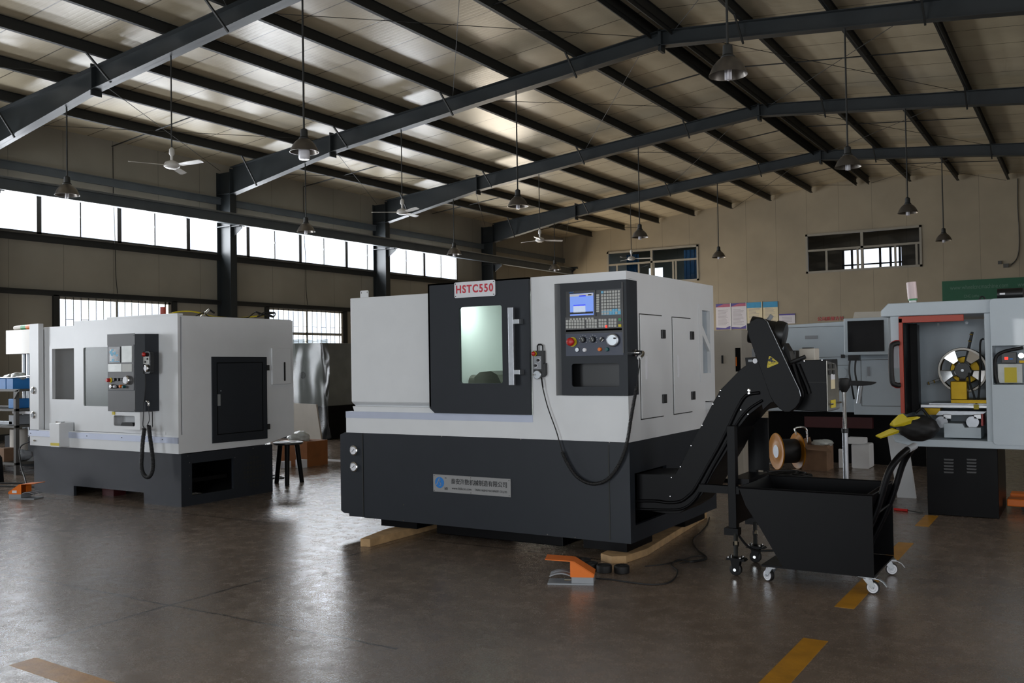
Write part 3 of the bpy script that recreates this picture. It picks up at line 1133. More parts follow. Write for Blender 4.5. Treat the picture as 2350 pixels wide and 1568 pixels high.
for z in (.673, .537):
    x = G(811, 1050)[0]
    g = MB().lathe([(.041, 0), (.041, .012), (.034, .017), (.032, .013), (.001, .013)], (x, YF + .012, z), (0, -1, 0), 28).build('pressure_gauge', 'chrome', mc, smooth=40)
    MB().lathe([(.031, 0), (.031, .002)], (x, YF - .0015, z), (0, -1, 0), 24).build('gauge_dial', 'sign_white', g)
    MB().beam((x - .012, YF - .006, z - .01), (x + .013, YF - .006, z + .012), .003, .002, (0, 1, 0)).build('gauge_needle', 'structure_black', g)
for (px, py) in ((1013, 1002), (1195, 1009), (1399, 1015), (926, 1159), (926, 1195), (1256, 1227), (1320, 1234)):
    x, z = G(px, py)
    MB().lathe([(.006, 0), (.004, .004)], (x, YF, z), (0, -1, 0), 10).build('screw', 'chrome', mc)
# underbody feet and coolant tank lip
for (a, b, z0) in ((-4.97, -4.6, .062), (-3.1, -2.76, .052)):
    MB().box(a, b, YF + .06, YF + .5, z0, .13).build('levelling_foot', 'black_paint', mc)
    MB().box(a, b, YK - .6, YK - .15, z0, .13).build('levelling_foot', 'black_paint', mc)
MB().box(-4.45, -3.3, YF + .12, YK - .4, .03, .125).build('coolant_tank', 'black_paint', mc, bevel=.006)
# maker's plate
px0, pz1 = G(995, 1090)
px1, pz0 = G(1173, 1140)
pz0, pz1 = .385, .520
pl = MB().box(px0, px1, YF - .006, YF, pz0, pz1).build('maker_plate', 'name_plate', mc, bevel=.001)
W = px1 - px0
text('lettering', '泰安海数机械制造有限公司', .046, 'text_black', pl, (px0 + W * .24, YF - .0065, pz0 + .072), width=W * .715, depth=.0008, bold=.0005)
text('lettering', 'www.hfskcnc.com', .026, 'text_black', pl, (px0 + W * .25, YF - .0065, pz0 + .028), width=W * .255, depth=.0008)
text('lettering', 'TAIAN HAISHU MACHINERY CO.,LTD', .0225, 'text_black', pl, (px0 + W * .55, YF - .0065, pz0 + .028), width=W * .405, depth=.0008)
lc = (px0 + .062, pz0 + .073)
MB().lathe([(.043, 0), (.043, .001)], (lc[0], YF - .006, lc[1]), (0, -1, 0), 32).build('round_logo', 'logo_blue', pl)
m = MB()
m.beam((lc[0] - .03, YF - .0075, lc[1] - .02), (lc[0] + .0, YF - .0075, lc[1] + .036), .007, .0006, (0, 1, 0))
m.tube([(lc[0] + .012, YF - .0075, lc[1] + .02), (lc[0] - .004, YF - .0075, lc[1] + .01), (lc[0] + .012, YF - .0075, lc[1] - .005), (lc[0] + .016, YF - .0075, lc[1] - .02), (lc[0] - .002, YF - .0075, lc[1] - .026)], .003, 6)
m.build('logo_mark', 'name_plate', pl)
text('lettering', 'TM', .012, 'text_black', pl, (lc[0] + .05, YF - .0065, lc[1] + .034), depth=.0005)
text('lettering', '海数', .024, 'text_black', pl, (lc[0] + .045, YF - .0065, lc[1] - .052), depth=.0005, xs=.7)
for x in (px0 + .012, (px0 + px1) / 2, px1 - .012):
    for z in (pz0 + .01, pz1 - .01):
        MB().lathe([(.0045, 0), (.003, .003)], (x, YF - .006, z), (0, -1, 0), 10).build('rivet', 'chrome', pl)

# ---------------- console
YP = YF - .02
KP = lambda px, py: aty(px, py, YP - .004)
cx0 = aty(1286, 700, YP)[0]
cx1 = aty(1438, 700, YP)[0]
c = MB()
oo = [(cx0, 1.147), (cx1, 1.147), (cx1, 1.948), (cx0, 1.948)]
ox0, oz1 = KP(1311, 835)
ox1, oz0 = KP(1421, 888)
sh = rrect(ox0, oz0, ox1, oz1, .02)
c.slab(oo, [sh], 'XZ', YP, YP + .01)
c.box(cx0, cx0 + .008, YP + .01, YF + .12, 1.147, 1.948).box(cx0, cx1, YP + .01, YF + .12, 1.94, 1.948).box(cx0, cx1, YP + .01, YF + .12, 1.147, 1.155)
c.slab([(cx1, YP), (XS + .012, YF + .03), (XS + .012, YF + .15), (cx1, YF + .15)], (), 'XY', 1.147, 1.948)
con = c.build('control_console', 'dark_paint', mc)
MB().box(cx0 + .02, cx1 - .02, YP + .02, YP + .09, 1.19, 1.2).box(cx0 + .01, cx1 - .01, YP + .1, YP + .11, 1.16, 1.42).build('console_shelf', 'black_plastic', con)


def kbox(p0, p1, name, mtl, par=con, d=.004, dd=0.0, bevel=0):
    a, b = KP(*p0), KP(*p1)
    return MB().box(min(a[0], b[0]), max(a[0], b[0]), YP - dd - d, YP - dd, min(a[1], b[1]), max(a[1], b[1])).build(name, mtl, par, bevel=bevel)


def zc(x, y):
    return (1280 + x / 5.405, 630 + y / 5.405)


kbox(zc(100, 215), zc(470, 520), 'screen_frame', 'screen_frame')
scr = kbox(zc(150, 245), zc(447, 502), 'screen', 'screen_lit', d=.001, dd=.0045)
for a, b, mm in (((150, 248), (440, 262), 'sign_white'), ((195, 378), (345, 388), 'screen_blue'), ((195, 392), (345, 470), 'screen_light'), ((152, 472), (440, 484), 'text_black'), ((265, 262), (350, 272), 'screen_blue'), ((375, 247), (420, 258), 'green')):
    kbox(zc(*a), zc(*b), 'screen_field', mm, scr, d=.0008, dd=.0055)
text('lettering', 'HNC', .018, 'logo_blue', con, (KP(*zc(140, 232))[0], YP - .0055, KP(*zc(140, 238))[1]), depth=.0005)
kbox(zc(478, 195), zc(795, 505), 'keypad_plate', 'screen_frame')
m = MB()
m2 = MB().box(KP(*zc(537, 205))[0], KP(*zc(783, 495))[0], YP - .0045, YP - .004, KP(*zc(783, 495))[1], KP(*zc(537, 440))[1])
a, b = KP(*zc(537, 205)), KP(*zc(783, 495))
for r_ in range(8):
    for q in range(7):
        u0_, u1_ = a[0] + (b[0] - a[0]) * (q + .1) / 7, a[0] + (b[0] - a[0]) * (q + .86) / 7
        v0, v1 = a[1] + (b[1] - a[1]) * (r_ + .1) / 8, a[1] + (b[1] - a[1]) * (r_ + .86) / 8
        (m2 if (r_ == 0 and q == 0) or (r_ >= 6 and q >= 3 and (q + r_) % 3) else m).box(u0_, u1_, YP - .009, YP - .004, min(v0, v1), max(v0, v1))
kp = m.build('keypad', 'key_cap', con)
m2.build('blue_keys', 'key_blue', kp)
m = MB()
for r_ in range(8):
    p = KP(*zc(482, 248 + r_ * 28.5))
    p2 = KP(*zc(516, 248 + r_ * 28.5 + 20))
    m.box(p[0], p2[0], YP - .009, YP - .004, p2[1], p[1])
m.build('soft_keys', 'key_cap', con)
m2 = MB()
for q in range(8):
    p = KP(*zc(152 + q * 38, 547 - q * 1.5))
    p2 = KP(*zc(180 + q * 38, 568 - q * 1.5))
    m2.box(p[0], p2[0], YP - .009, YP - .004, p2[1], p[1])
m2.build('soft_keys', 'key_cap', con)
kbox(zc(92, 535), zc(795, 690), 'machine_key_plate', 'panel_grey', d=.003)
for gi, (x0, x1, nc) in enumerate(((103, 338, 7), (356, 492, 4), (508, 612, 3), (631, 735, 3))):
    m = MB()
    for r_ in range(3):
        for q in range(nc):
            w_ = (x1 - x0) / nc
            yy = 575 - (x0 + x1) / 2 * .038 + r_ * 37
            p = KP(*zc(x0 + q * w_ + 2, yy))
            p2 = KP(*zc(x0 + (q + 1) * w_ - 5, yy + 29))
            m.box(p[0], p2[0], YP - .009, YP - .003, p2[1], p[1])
    m.build('key_block', 'key_cap', con)
kbox(zc(752, 543), zc(786, 575), 'start_key', 'green', d=.007, bevel=.001)
kbox(zc(752, 618), zc(788, 652), 'hold_key', 'yellow', d=.007, bevel=.001)
kbox(zc(594, 632), zc(612, 660), 'indicator_key', 'led_red', d=.0095)
kbox(zc(98, 740), zc(815, 1000), 'switch_plate', 'navy_panel', d=.004)
kbox(zc(100, 690), zc(800, 738), 'blank_strip', 'black_plastic', d=.003)


def knob(px, py, r, mtl, h_=.02, par=con, name='selector_knob', pointer=True):
    x, z = KP(*zc(px, py))
    k = MB().lathe([(r, 0), (r, h_ * .6), (r * .85, h_)], (x, YP - .004, z), (0, -1, 0), 24).build(name, mtl, par, smooth=40)
    if pointer:
        MB().beam((x - r * .2, YP - .004 - h_, z + r * .6), (x + r * .3, YP - .004 - h_, z - r * .5), .003, .002, (0, 1, 0)).build('pointer', 'text_white', k)
    return k


e = MB()
x, z = KP(*zc(185, 837))
ring = MB().lathe([(.034, 0), (.034, .004)], (x + .0, YP - .004, z), (0, -1, 0), 32).build('emergency_ring', 'yellow', con)
MB().lathe([(.012, 0), (.012, .02), (.027, .022), (.03, .03), (.028, .044), (.02, .05)], (x, YP - .006, z), (0, -1, 0), 28).build('emergency_button', 'red', ring, smooth=50)
for (px, py) in ((318, 810), (440, 808)):
    knob(px, py, .021, 'black_plastic')
    x, z = KP(*zc(px, py))
    m = MB()
    for k in range(8):
        a = math.radians(-40 + k * 34)
        m.beam((x + math.cos(a) * .028, YP - .0045, z + math.sin(a) * .028), (x + math.cos(a) * .034, YP - .0045, z + math.sin(a) * .034), .0025, .0012, (0, 1, 0))
    m.build('scale_marks', 'text_white', con)
knob(552, 805, .018, 'chrome', .012, pointer=False)
x, z = KP(*zc(552, 805))
MB().beam((x - .012, YP - .02, z - .012), (x + .012, YP - .02, z + .012), .008, .012, (0, 1, 0)).build('key_lever', 'black_plastic', con)
x, z = KP(*zc(695, 815))
hw = MB().lathe([(.044, 0), (.044, .008), (.046, .01), (.046, .024), (.04, .028), (.01, .028)], (x, YP - .004, z), (0, -1, 0), 36).build('hand_wheel', 'brushed_steel', con, smooth=35)
MB().lathe([(.036, 0), (.036, .002)], (x, YP - .031, z), (0, -1, 0), 32).build('wheel_face', 'zinc', hw)
MB().lathe([(.006, 0), (.006, .014)], (x + .022, YP - .033, z + .012), (0, -1, 0), 12).build('crank_peg', 'black_plastic', hw)
knob(247, 935, .017, 'zinc', .012, name='key_switch', pointer=False)
knob(338, 937, .015, 'sign_white', .014, name='push_button', pointer=False)
knob(527, 930, .014, 'orange', .018, name='push_button', pointer=False)
knob(617, 930, .014, 'teal', .018, name='push_button', pointer=False)
MB().box(cx1 - .032, cx1 - .024, YP - .008, YP, 1.44, 1.93).build('console_edge_strip', 'panel_grey', con)
# plug on the console's side
x, z = aty(1456, 810, YF + .06)
pg = MB().lathe([(.024, 0), (.024, .02), (.018, .02), (.018, .05)], (XS + .012, YF + .07, z), 'X', 18).build('connector_socket', 'chrome', con, smooth=40)

# ---------------- hand pendant hanging on the front
ppx, ppz = G(1241, 830)
hp = thing('hand_pendant', 'black hand pendant with red stop button hanging on the centre machine', 'pendant controller', (ppx, YF - .002, 1.27), 'handwheel pendants')
YH_ = YF - .002
x0, x1 = G(1229, 830)[0], G(1256, 830)[0]
zT, zB = G(1240, 805)[1], G(1240, 867)[1]
body = [(x0, zB + .03)] + [(x0 + (x1 - x0) / 2 + (x1 - x0) / 2 * math.cos(a), zB + .03 + .03 * math.sin(a)) for a in [PI + PI * k / 10 for k in range(1, 10)]] + [(x1, zB + .03), (x1, zT - .09), (x1 - .012, zT - .1), (x1 - .012, zT), (x0, zT)]
b = MB().slab(body, (), 'XZ', YH_ - .035, YH_).build('pendant_body', 'black_plastic', hp, bevel=.004)
m = MB().tube([(x0 + .03, YH_ - .018, zT), (x0 + .03, YH_ - .018, zT + .035), (x0 + .04, YH_ - .018, zT + .045), (x1 - .04, YH_ - .018, zT + .045), (x1 - .025, YH_ - .018, zT + .035), (x1 - .025, YH_ - .018, zT)], .006, 8)
m.build('hanging_loop', 'black_plastic', hp, smooth=60)
pc = (x0 + .016, zT - .022)
MB().lathe([(.018, 0), (.018, .003)], (pc[0], YH_ - .035, pc[1]), (0, -1, 0), 20).build('stop_ring', 'yellow', hp)
MB().lathe([(.008, 0), (.015, .012), (.016, .02), (.01, .027)], (pc[0], YH_ - .038, pc[1]), (0, -1, 0), 20).build('stop_button', 'red', hp, smooth=50)
MB().box(x0 + .006, x0 + .07, YH_ - .037, YH_ - .035, zT - .135, zT - .04).build('switch_plate', 'grey_plastic', hp)
for u, v in ((.05, .07), (.027, .108)):
    k = MB().lathe([(.015, 0), (.015, .003)], (x0 + u, YH_ - .037, zT - v), (0, -1, 0), 20).build('selector_dial', 'sign_white', hp)
    MB().lathe([(.01, 0), (.01, .014), (.007, .018)], (x0 + u, YH_ - .04, zT - v), (0, -1, 0), 16).build('selector_knob', 'black_plastic', k)
w = MB().lathe([(.033, 0), (.033, .012), (.029, .016), (.005, .016)], (x0 + .04, YH_ - .035, zT - .175), (0, -1, 0), 32).build('hand_wheel', 'zinc', hp, smooth=40)
MB().lathe([(.004, 0), (.006, .016)], (x0 + .02, YH_ - .051, zT - .175), (0, -1, 0), 10).build('crank_peg', 'chrome', w)
# cable: strain relief, thin lead, coiled lead, plug
z_ = lambda px, py, dy=.03: (aty(px, py, YF - dy)[0], YF - dy, aty(px, py, YF - dy)[1])
MB().tube(coil([Vector(z_(1243, 868)), Vector(z_(1246, 890))], .004, 200, 8), .0022, 5).build('strain_relief', 'black_rubber', hp)
MB().tube(catmull([z_(1242, 866), z_(1246, 892), z_(1257, 935), z_(1275, 985), z_(1283, 1012), z_(1291, 1040)], 5), .004, 6).build('lead', 'black_rubber', hp, smooth=60)
cp = catmull([z_(1290, 1037), z_(1300, 1060), z_(1318, 1088), z_(1340, 1105), z_(1364, 1111), z_(1390, 1103), z_(1410, 1083), z_(1428, 1050), z_(1440, 1010), z_(1448, 960), z_(1456, 915), z_(1461, 888)], 6)
MB().tube(coil(cp, .0095, 105, 8), .0042, 5).build('coiled_lead', 'black_rubber', hp, smooth=70)
ze = z_(1467, 822)
MB().tube(catmull([z_(1461, 890), z_(1464, 862), z_(1468, 835), (ze[0], ze[1], ze[2])], 5), .004, 6).build('lead', 'black_rubber', hp, smooth=60)
sz = 1.4 + (1.4 - 1.4)
sock = (XS + .062, YF + .07, z)
sock = (XS + .062, YF + .07, aty(1456, 810, YF + .06)[1])
MB().tube(catmull([sock, (XS + .085, YF + .06, sock[2]), (XS + .09, YF + .04, sock[2] - .02), (ze[0], YF - .03, ze[2])], 5), .015, 12).build('elbow_plug', 'chrome', hp, smooth=60)

# ---------------- timbers under the machine
tag(MB().slab([(-4.75, 5.40), (-4.67, 5.42), (-4.70, 7.6), (-4.85, 7.6), (-4.84, 5.8)], (), 'XY', 0.0, .06).build('timber_beam', 'wood', bevel=.003), 'wooden beam under the left foot of the centre machine', 'timber', 'timbers under the centre machine')
tag(MB().slab([(-2.91, 5.80), (-2.80, 5.745), (-2.72, 5.81), (-2.69, 6.1), (-2.86, 7.78), (-2.98, 7.78)], (), 'XY', 0.0, .05).build('timber_beam', 'wood', bevel=.003), 'longer wooden beam under the right side of the centre machine', 'timber', 'timbers under the centre machine')
# ------------------------------------------------------------------ pucks, pedals, cables on the floor
labs = ['rightmost of the black rubber pads beside the orange pedal', 'middle rubber pad of the row behind the orange pedal', 'third rubber pad, half hidden by the orange pedal', 'rubber pad farthest back, behind the orange pedal']
pk0 = None
for i, (x, y) in enumerate(((-2.625, 5.535), (-2.735, 5.50), (-2.845, 5.52), (-2.94, 5.60))):
    if pk0 is None:
        pk0 = thing('rubber_pad', labs[0], 'rubber pad', (x, y, 0), 'rubber pads in front of the centre machine')
        MB().lathe([(.046, 0), (.05, .004), (.052, .03), (.05, .046), (.044, .05), (.038, .046), (.01, .046)], (x, y, 0), 'Z', 32).build('pad_body', 'black_rubber', pk0, smooth=40)
        MB().lathe([(.012, .046), (.012, .048)], (x, y, 0), 'Z', 12).build('bolt_hole', 'structure_black', pk0)
    else:
        p = copy_tree(pk0)
        p.location = (x, y, 0)
        p['label'] = labs[i]


def make_pedal(lab, loc, rot, group):
    t = thing('foot_pedal', lab, 'foot switch', (0, 0, 0), group)
    # local frame: toe opening towards -X, housing at +X
    MB().slab([(-.115, -.055), (.115, -.055), (.115, .055), (-.115, .055)], (), 'XY', 0, .008).build('base_plate', 'grey_plastic', t, bevel=.002)
    MB().box(.005, .115, -.055, .055, .008, .042).build('switch_box', 'grey_plastic', t, bevel=.003)
    m = MB()
    m.slab([(.0, .04), (.117, .04), (.117, .055), (.02, .115), (.0, .118)], (), 'XZ', -.058, -.054)
    m.slab([(.0, .04), (.117, .04), (.117, .055), (.02, .115), (.0, .118)], (), 'XZ', .054, .058)
    m.slab([(.117, .04), (.120, .056), (.02, .118), (-.002, .121), (-.125, .128), (-.125, .124), (-.002, .117), (.018, .114), (.115, .054), (.113, .04)], (), 'XZ', -.058, .058)
    m.box(.0, .004, -.054, .0, .045, .1)
    m.build('cover', 'orange', t)
    for y in (-.03, .028):
        m = MB()
        pr = [(-.105 + .115 * k / 8, .036 + .022 * math.sin(PI * (k + 1) / 10)) for k in range(9)]
        m.slab(pr + [(x, z - .005) for x, z in reversed(pr)], (), 'XZ', y - .02, y + .02)
        m.build('treadle', 'grey_plastic', t)
    MB().cyl((-.03, -.05, .025), (.005, -.05, .025), .005, n=8).build('spring', 'chrome', t)
    if 'left' in lab:
        MB().box(.04, .08, .058, .0605, .05, .07).build('pedal_label', 'sign_white', t)
    t.location = loc
    t.rotation_euler = (0, 0, rot)
    return t


make_pedal('orange and grey foot pedal on the floor in front of the centre machine', (-2.79, 5.145, 0), math.radians(24), 'foot pedals').scale = (1.25, 1.25, 1.25)
p2 = make_pedal('orange foot pedal on the floor at the left machine corner', (-9.75, 5.72, 0), math.radians(200), 'foot pedals')
p2.scale = (1.35, 1.35, 1.35)

fl = lambda *P: [(*atz(px, py, .006), .006) for px, py in P]
m = MB().tube(catmull(fl((1368, 1328), (1400, 1330), (1440, 1336), (1500, 1342), (1540, 1335), (1555, 1312), (1540, 1296), (1560, 1285), (1590, 1290), (1622, 1281), (1600, 1262), (1590, 1240), (1608, 1222), (1622, 1205), (1628, 1188)), 7), .005, 6)
tag(m.build('floor_cable', 'black_rubber', smooth=60), 'thin black cable snaking over the floor between the centre machine and the chip cart', 'cable')
m = MB().tube(catmull(fl((1480, 1300), (1520, 1296), (1560, 1287), (1600, 1276), (1620, 1282), (1560, 1293)), 6), .004, 6)
tag(m.build('floor_cable', 'black_rubber', smooth=60), 'short loop of black cable beside the long wooden beam', 'cable')
# red handled tool
a, b, c_ = (*atz(2052, 1169, .012), .012), (*atz(2083, 1172, .012), .012), (*atz(2118, 1178, .006), .006)
tl = thing('screwdriver', 'red-handled tool lying on the floor left of the dark lathe base', 'tool', b)
MB().cyl(a, b, .012, n=12).build('tool_handle', 'red', tl, smooth=50)
MB().cyl(b, c_, .004, n=8).build('tool_shaft', 'structure_black', tl)

# ------------------------------------------------------------------ chip conveyor
YA, YZ = 5.96, 6.34        # body sides
A = lambda px, py, Y=YA: aty(px, py, Y)


def z5(x, y):
    return (1400 + x / 3.133, 960 + y / 3.133)


def z6(x, y):
    return (1620 + x / 4.356, 640 + y / 4.356)


def zq(x, y):     # 1440,880 crop, scale 4.612
    return (1440 + x / 4.612, 880 + y / 4.612)


def zr(x, y):     # 1700,720 crop, scale 6.533
    return (1700 + x / 6.533, 720 + y / 6.533)


cv = thing('chip_conveyor', 'black chip conveyor rising from the right side of the centre machine over the cart', 'conveyor', (-2.1, 6.15, 0))
outer = [zq(95, 960), zq(500, 965), zq(555, 878), zq(668, 655), zq(785, 440), zq(900, 215), zq(980, 72)]
outer += [zr(0, 830), zr(40, 800), zr(75, 780), zr(62, 660), zr(190, 655)]
inner = [zr(700, 1290), zr(460, 1330), zr(330, 1450), zq(1420, 230), zq(1290, 330), zq(1170, 480), zq(1100, 620), zq(1050, 720), zq(900, 960), zq(790, 1180), zq(690, 1290), zq(560, 1370), zq(430, 1385), zq(95, 1330)]
poly = [A(*p) for p in outer] + [A(*zr(600, 700)), A(*zr(800, 1200))] + [A(*p) for p in inner]
body = MB().slab(poly, (), 'XZ', YA, YZ).build('conveyor_trough', 'black_paint', cv, bevel=.003)
# raised side rails following the trough
rl = [zq(95, 1245), zq(300, 1245), zq(430, 1262), zq(560, 1250), zq(650, 1190), zq(720, 1110), zq(850, 880), zq(980, 650), zq(1080, 450), zq(1170, 260), zq(1260, 130), zq(1400, 100)]
m = MB().tube(catmull([(A(*p)[0], YA - .006, A(*p)[1]) for p in rl], 4), .011, 8)
m.build('side_rail', 'black_paint', cv, smooth=60)
rl2 = [zq(95, 1330), zq(430, 1340), zq(600, 1320), zq(740, 1200), zq(900, 900), zq(1050, 640), zq(1160, 430), zq(1280, 280), zq(1430, 180)]
MB().tube(catmull([(A(*p)[0], YA - .006, A(*p)[1]) for p in rl2], 4), .009, 8).build('side_rail', 'black_paint', cv, smooth=60)
for p in ((980, 72), (900, 215), (785, 440), (668, 655), (555, 878), (460, 992), (447, 1190), (420, 1265), (1160, 268), (1195, 275), (1270, 322), (1144, 512), (965, 132)):
    x, z = A(*zq(*p))
    MB().lathe([(.004, 0), (.0028, .003)], (x + .004, YA, z - .003), (0, -1, 0), 10).build('screw', 'chrome', cv)
for p in ((128, 1150), (132, 1195)):
    x, z = A(*zr(*p))
    MB().lathe([(.012, 0), (.012, .006), (.007, .008), (.007, .016)], (x, YA, z), (0, -1, 0), 10).build('bolt', 'chrome', cv)
# chain guard in front
YG = 5.90
Gd = lambda *p: aty(*zr(*p), YG)
g = [(98, 250), (110, 175), (150, 110), (210, 75), (280, 65), (350, 82), (390, 120), (420, 165), (880, 1150), (900, 1240), (880, 1330), (820, 1420), (740, 1475), (650, 1475), (570, 1420), (490, 1330), (440, 1240), (125, 360)]
gp = [Gd(*p) for p in g]
gd = MB().slab(gp, (), 'XZ', YG, YA).build('chain_guard', 'black_paint', cv, bevel=.004)
edge = [(350, 82), (400, 120), (420, 165), (640, 640), (880, 1150), (900, 1240)]
MB().tube([(Gd(*p)[0], YG, Gd(*p)[1]) for p in edge], .0022, 6).build('guard_edge', 'zinc', gd)
# warning sticker
tri = [Gd(428, 628), Gd(575, 742), Gd(392, 818)]


def rtri(pts, s, r):
    c = Vector((sum(p[0] for p in pts) / 3, sum(p[1] for p in pts) / 3))
    out = []
    P = [c + (Vector(p) - c) * s for p in pts]
    for i in range(3):
        p, a, b = P[i], P[i - 1], P[(i + 1) % 3]
        ua, ub = (a - p).normalized(), (b - p).normalized()
        for k in range(5):
            tt = k / 4
            q = p + ua * r * (1 - tt) ** 2 + ub * r * tt ** 2
            out.append((q.x, q.y))
    return out


st = MB().slab(rtri(tri, 1.03, .014), (), 'XZ', YG - .0015, YG).build('warning_sticker', 'yellow', gd)
MB().slab(rtri(tri, .88, .012), [rtri(tri, .84, .0115)], 'XZ', YG - .002, YG - .0014).build('sticker_border', 'text_black', st)
cc = Gd(450, 695)
m = MB()
for a in (90, 210, 330):
    a = math.radians(a - 20)
    m.lathe([(.0085, 0), (.0085, .0005)], (cc[0] + math.cos(a) * .009, YG - .0015, cc[1] + math.sin(a) * .009), (0, -1, 0), 12)
m.build('hazard_symbol', 'text_black', st)
MB().beam((cc[0] + .008, YG - .002, cc[1] - .004), (cc[0] + .03, YG - .002, cc[1] - .012), .006, .0006, (0, 1, 0)).build('hazard_symbol', 'text_black', st)
tc_ = Gd(415, 775)
text('lettering', '当心机械伤人', .0135, 'text_black', st, (tc_[0] + .002, YG - .0018, tc_[1] + .001), depth=.0002, rot=math.radians(17), width=.062)
# motor behind the guard
x, z = aty(1778, 770, 6.1)
mt = MB().lathe([(.07, 0), (.09, .0), (.09, .06), (.082, .065), (.082, .16), (.09, .165), (.092, .2), (.085, .225), (.06, .235), (.02, .235)], (x - .16, 6.1, z + .045), (1, .12, -.22), 32).build('drive_motor', 'black_plastic', cv, smooth=40)
MB().cyl((x - .17, 6.12, z + .04), (x - .17, 6.12, z + .085), .022, n=12).build('lifting_eye', 'black_plastic', cv)
MB().cyl((x - .09, 6.25, z + .1), (x - .06, 6.25, z + .14), .014, n=10).build('cable_gland', 'grey_plastic', cv)
m = MB()
a, b = aty(*zr(545, 365), 6.02), aty(*zr(625, 520), 6.02)
MB().beam((a[0] - .012, 5.95, a[1]), (b[0] - .012, 5.95, b[1]), .014, .01, (0, 1, 0)).build('yellow_stripe', 'yellow', cv)
m = MB().slab([Gd(590, 440), Gd(660, 560), Gd(700, 740), Gd(640, 760), Gd(560, 600)], (), 'XZ', 6.0, 6.1)
m.build('motor_mount', 'black_plastic', cv)
# discharge hood box
YC = 6.0
x0, z1 = aty(*zr(720, 740), YC)
x1, z0 = aty(*zr(1295, 1475), YC)
z1 = aty(*zr(1295, 685), YC)[1]
bxm = MB().slab([(x0 - .03, z0 + .01), (x1, z0), (x1, z1), (aty(*zr(850, 690), YC)[0], z1 - .005), (x0 - .01, z1 - .06)], (), 'XZ', YC, YC + .32)
dh = bxm.build('discharge_hood', 'black_paint', cv, bevel=.004)
MB().box(aty(*zr(950, 1030), YC)[0], x1 - .002, YC - .002, YC, aty(*zr(1200, 1032), YC)[1], aty(*zr(1200, 1026), YC)[1]).build('hood_seam', 'structure_black', dh)
MB().tube([(Gd(730, 760)[0] + .0, YC - .02, Gd(730, 760)[1]), (aty(*zr(890, 1080), YC)[0], YC - .02, aty(*zr(890, 1080), YC)[1]), (aty(*zr(925, 1180), YC)[0], YC - .02, aty(*zr(925, 1180), YC)[1]), (aty(*zr(925, 1250), YC)[0], YC - .02, aty(*zr(925, 1250), YC)[1])], .016, 10).build('guard_flange', 'black_paint', cv, smooth=60)
MB().tube([(aty(*zr(860, 760), YC)[0], YC - .005, aty(*zr(860, 760), YC)[1]), (aty(*zr(1000, 1100), YC)[0], YC - .005, aty(*zr(1000, 1100), YC)[1]), (aty(*zr(1030, 1200), YC)[0], YC - .005, aty(*zr(1030, 1200), YC)[1])], .014, 10).build('hood_flange', 'black_paint', cv, smooth=60)
for p in ((953, 710), (1220, 697), (873, 1015)):
    x, z = aty(*zr(*p), YC)
    MB().lathe([(.0045, 0), (.003, .003)], (x, YC, z), (0, -1, 0), 10).build('screw', 'chrome', dh)
# bright end plate with hinges, label and tag
pe = []
n = 8
for k in range(n + 1):
    tt = k / n
    pe.append((YC + .32 - .0 - .05 * math.sin(PI * tt * .5 + PI / 2) * 0, z0 + (z1 - z0) * tt))
ep = MB().slab([(YC + .005, z0 + .005), (YC + .33, z0 + .005), (YC + .315, z0 + .2), (YC + .28, z0 + .27), (YC + .24, z1 - .03), (YC + .005, z1 - .01)], (), 'YZ', x1, x1 + .004).build('end_plate', 'dark_steel', dh)
for y in (YC + .06, YC + .17):
    for z in (z1 - .045, z1 - .085):
        MB().box(x1 + .004, x1 + .012, y - .022, y + .022, z - .014, z + .014).build('hinge', 'structure_black', ep, bevel=.002)
MB().box(x1 + .004, x1 + .005, YC + .1, YC + .21, z0 + .14, z0 + .235).build('rating_label', 'poster_cream', ep)
MB().box(x1 + .004, x1 + .0055, YC + .1, YC + .21, z0 + .2, z0 + .236).build('rating_label', 'sign_white', ep)
MB().box(x1 + .005, x1 + .009, YC + .08, YC + .2, z0 + .02, z0 + .07).build('yellow_tag', 'yellow', ep)
for y in (YC + .04, YC + .27):
    MB().cyl((x1, y, z0 + .045), (x1 + .03, y, z0 + .05), .006, n=10).build('stud', 'chrome', ep)
# bracket, latch handle and sensor above the hood
a, b = aty(*zr(690, 555), 6.2), aty(*zr(850, 700), 6.2)
MB().box(a[0], b[0], 6.15, 6.25, b[1], a[1]).build('sensor_box', 'black_plastic', cv, bevel=.005)
a, b = aty(*zr(905, 525), 6.25), aty(*zr(1140, 680), 6.25)
jb = MB().box(a[0], b[0], 6.2, 6.32, b[1] - .01, a[1]).build('junction_box', 'beige_paint', cv, bevel=.004)
MB().box(a[0] + .02, a[0] + .08, 6.2, 6.26, a[1], a[1] + .006).build('box_lid', 'structure_black', jb)
a, b = aty(*zr(750, 730), 5.98), aty(*zr(970, 645), 5.98)
MB().cyl((a[0], 5.98, a[1]), (b[0], 5.98, b[1]), .013, n=12).build('latch_lever', 'black_rubber', cv, smooth=60)
a = aty(*zr(220, 710), YA)
MB().lathe([(.018, 0), (.016, .01)], (a[0], YA, a[1]), (0, -1, 0), 16).build('cap_nut', 'sign_white', cv)
a, b = aty(*zr(112, 690), YA), aty(*zr(172, 722), YA)
MB().box(a[0], b[0], YA - .002, YA, b[1], a[1]).build('slot_plate', 'grey_plastic', cv)
MB().box(aty(*zr(150, 560), YA)[0], aty(*zr(205, 650), YA)[0], YA + .02, YA + .06, aty(*zr(150, 650), YA)[1], aty(*zr(150, 525), YA)[1]).build('side_bracket', 'black_plastic', cv)
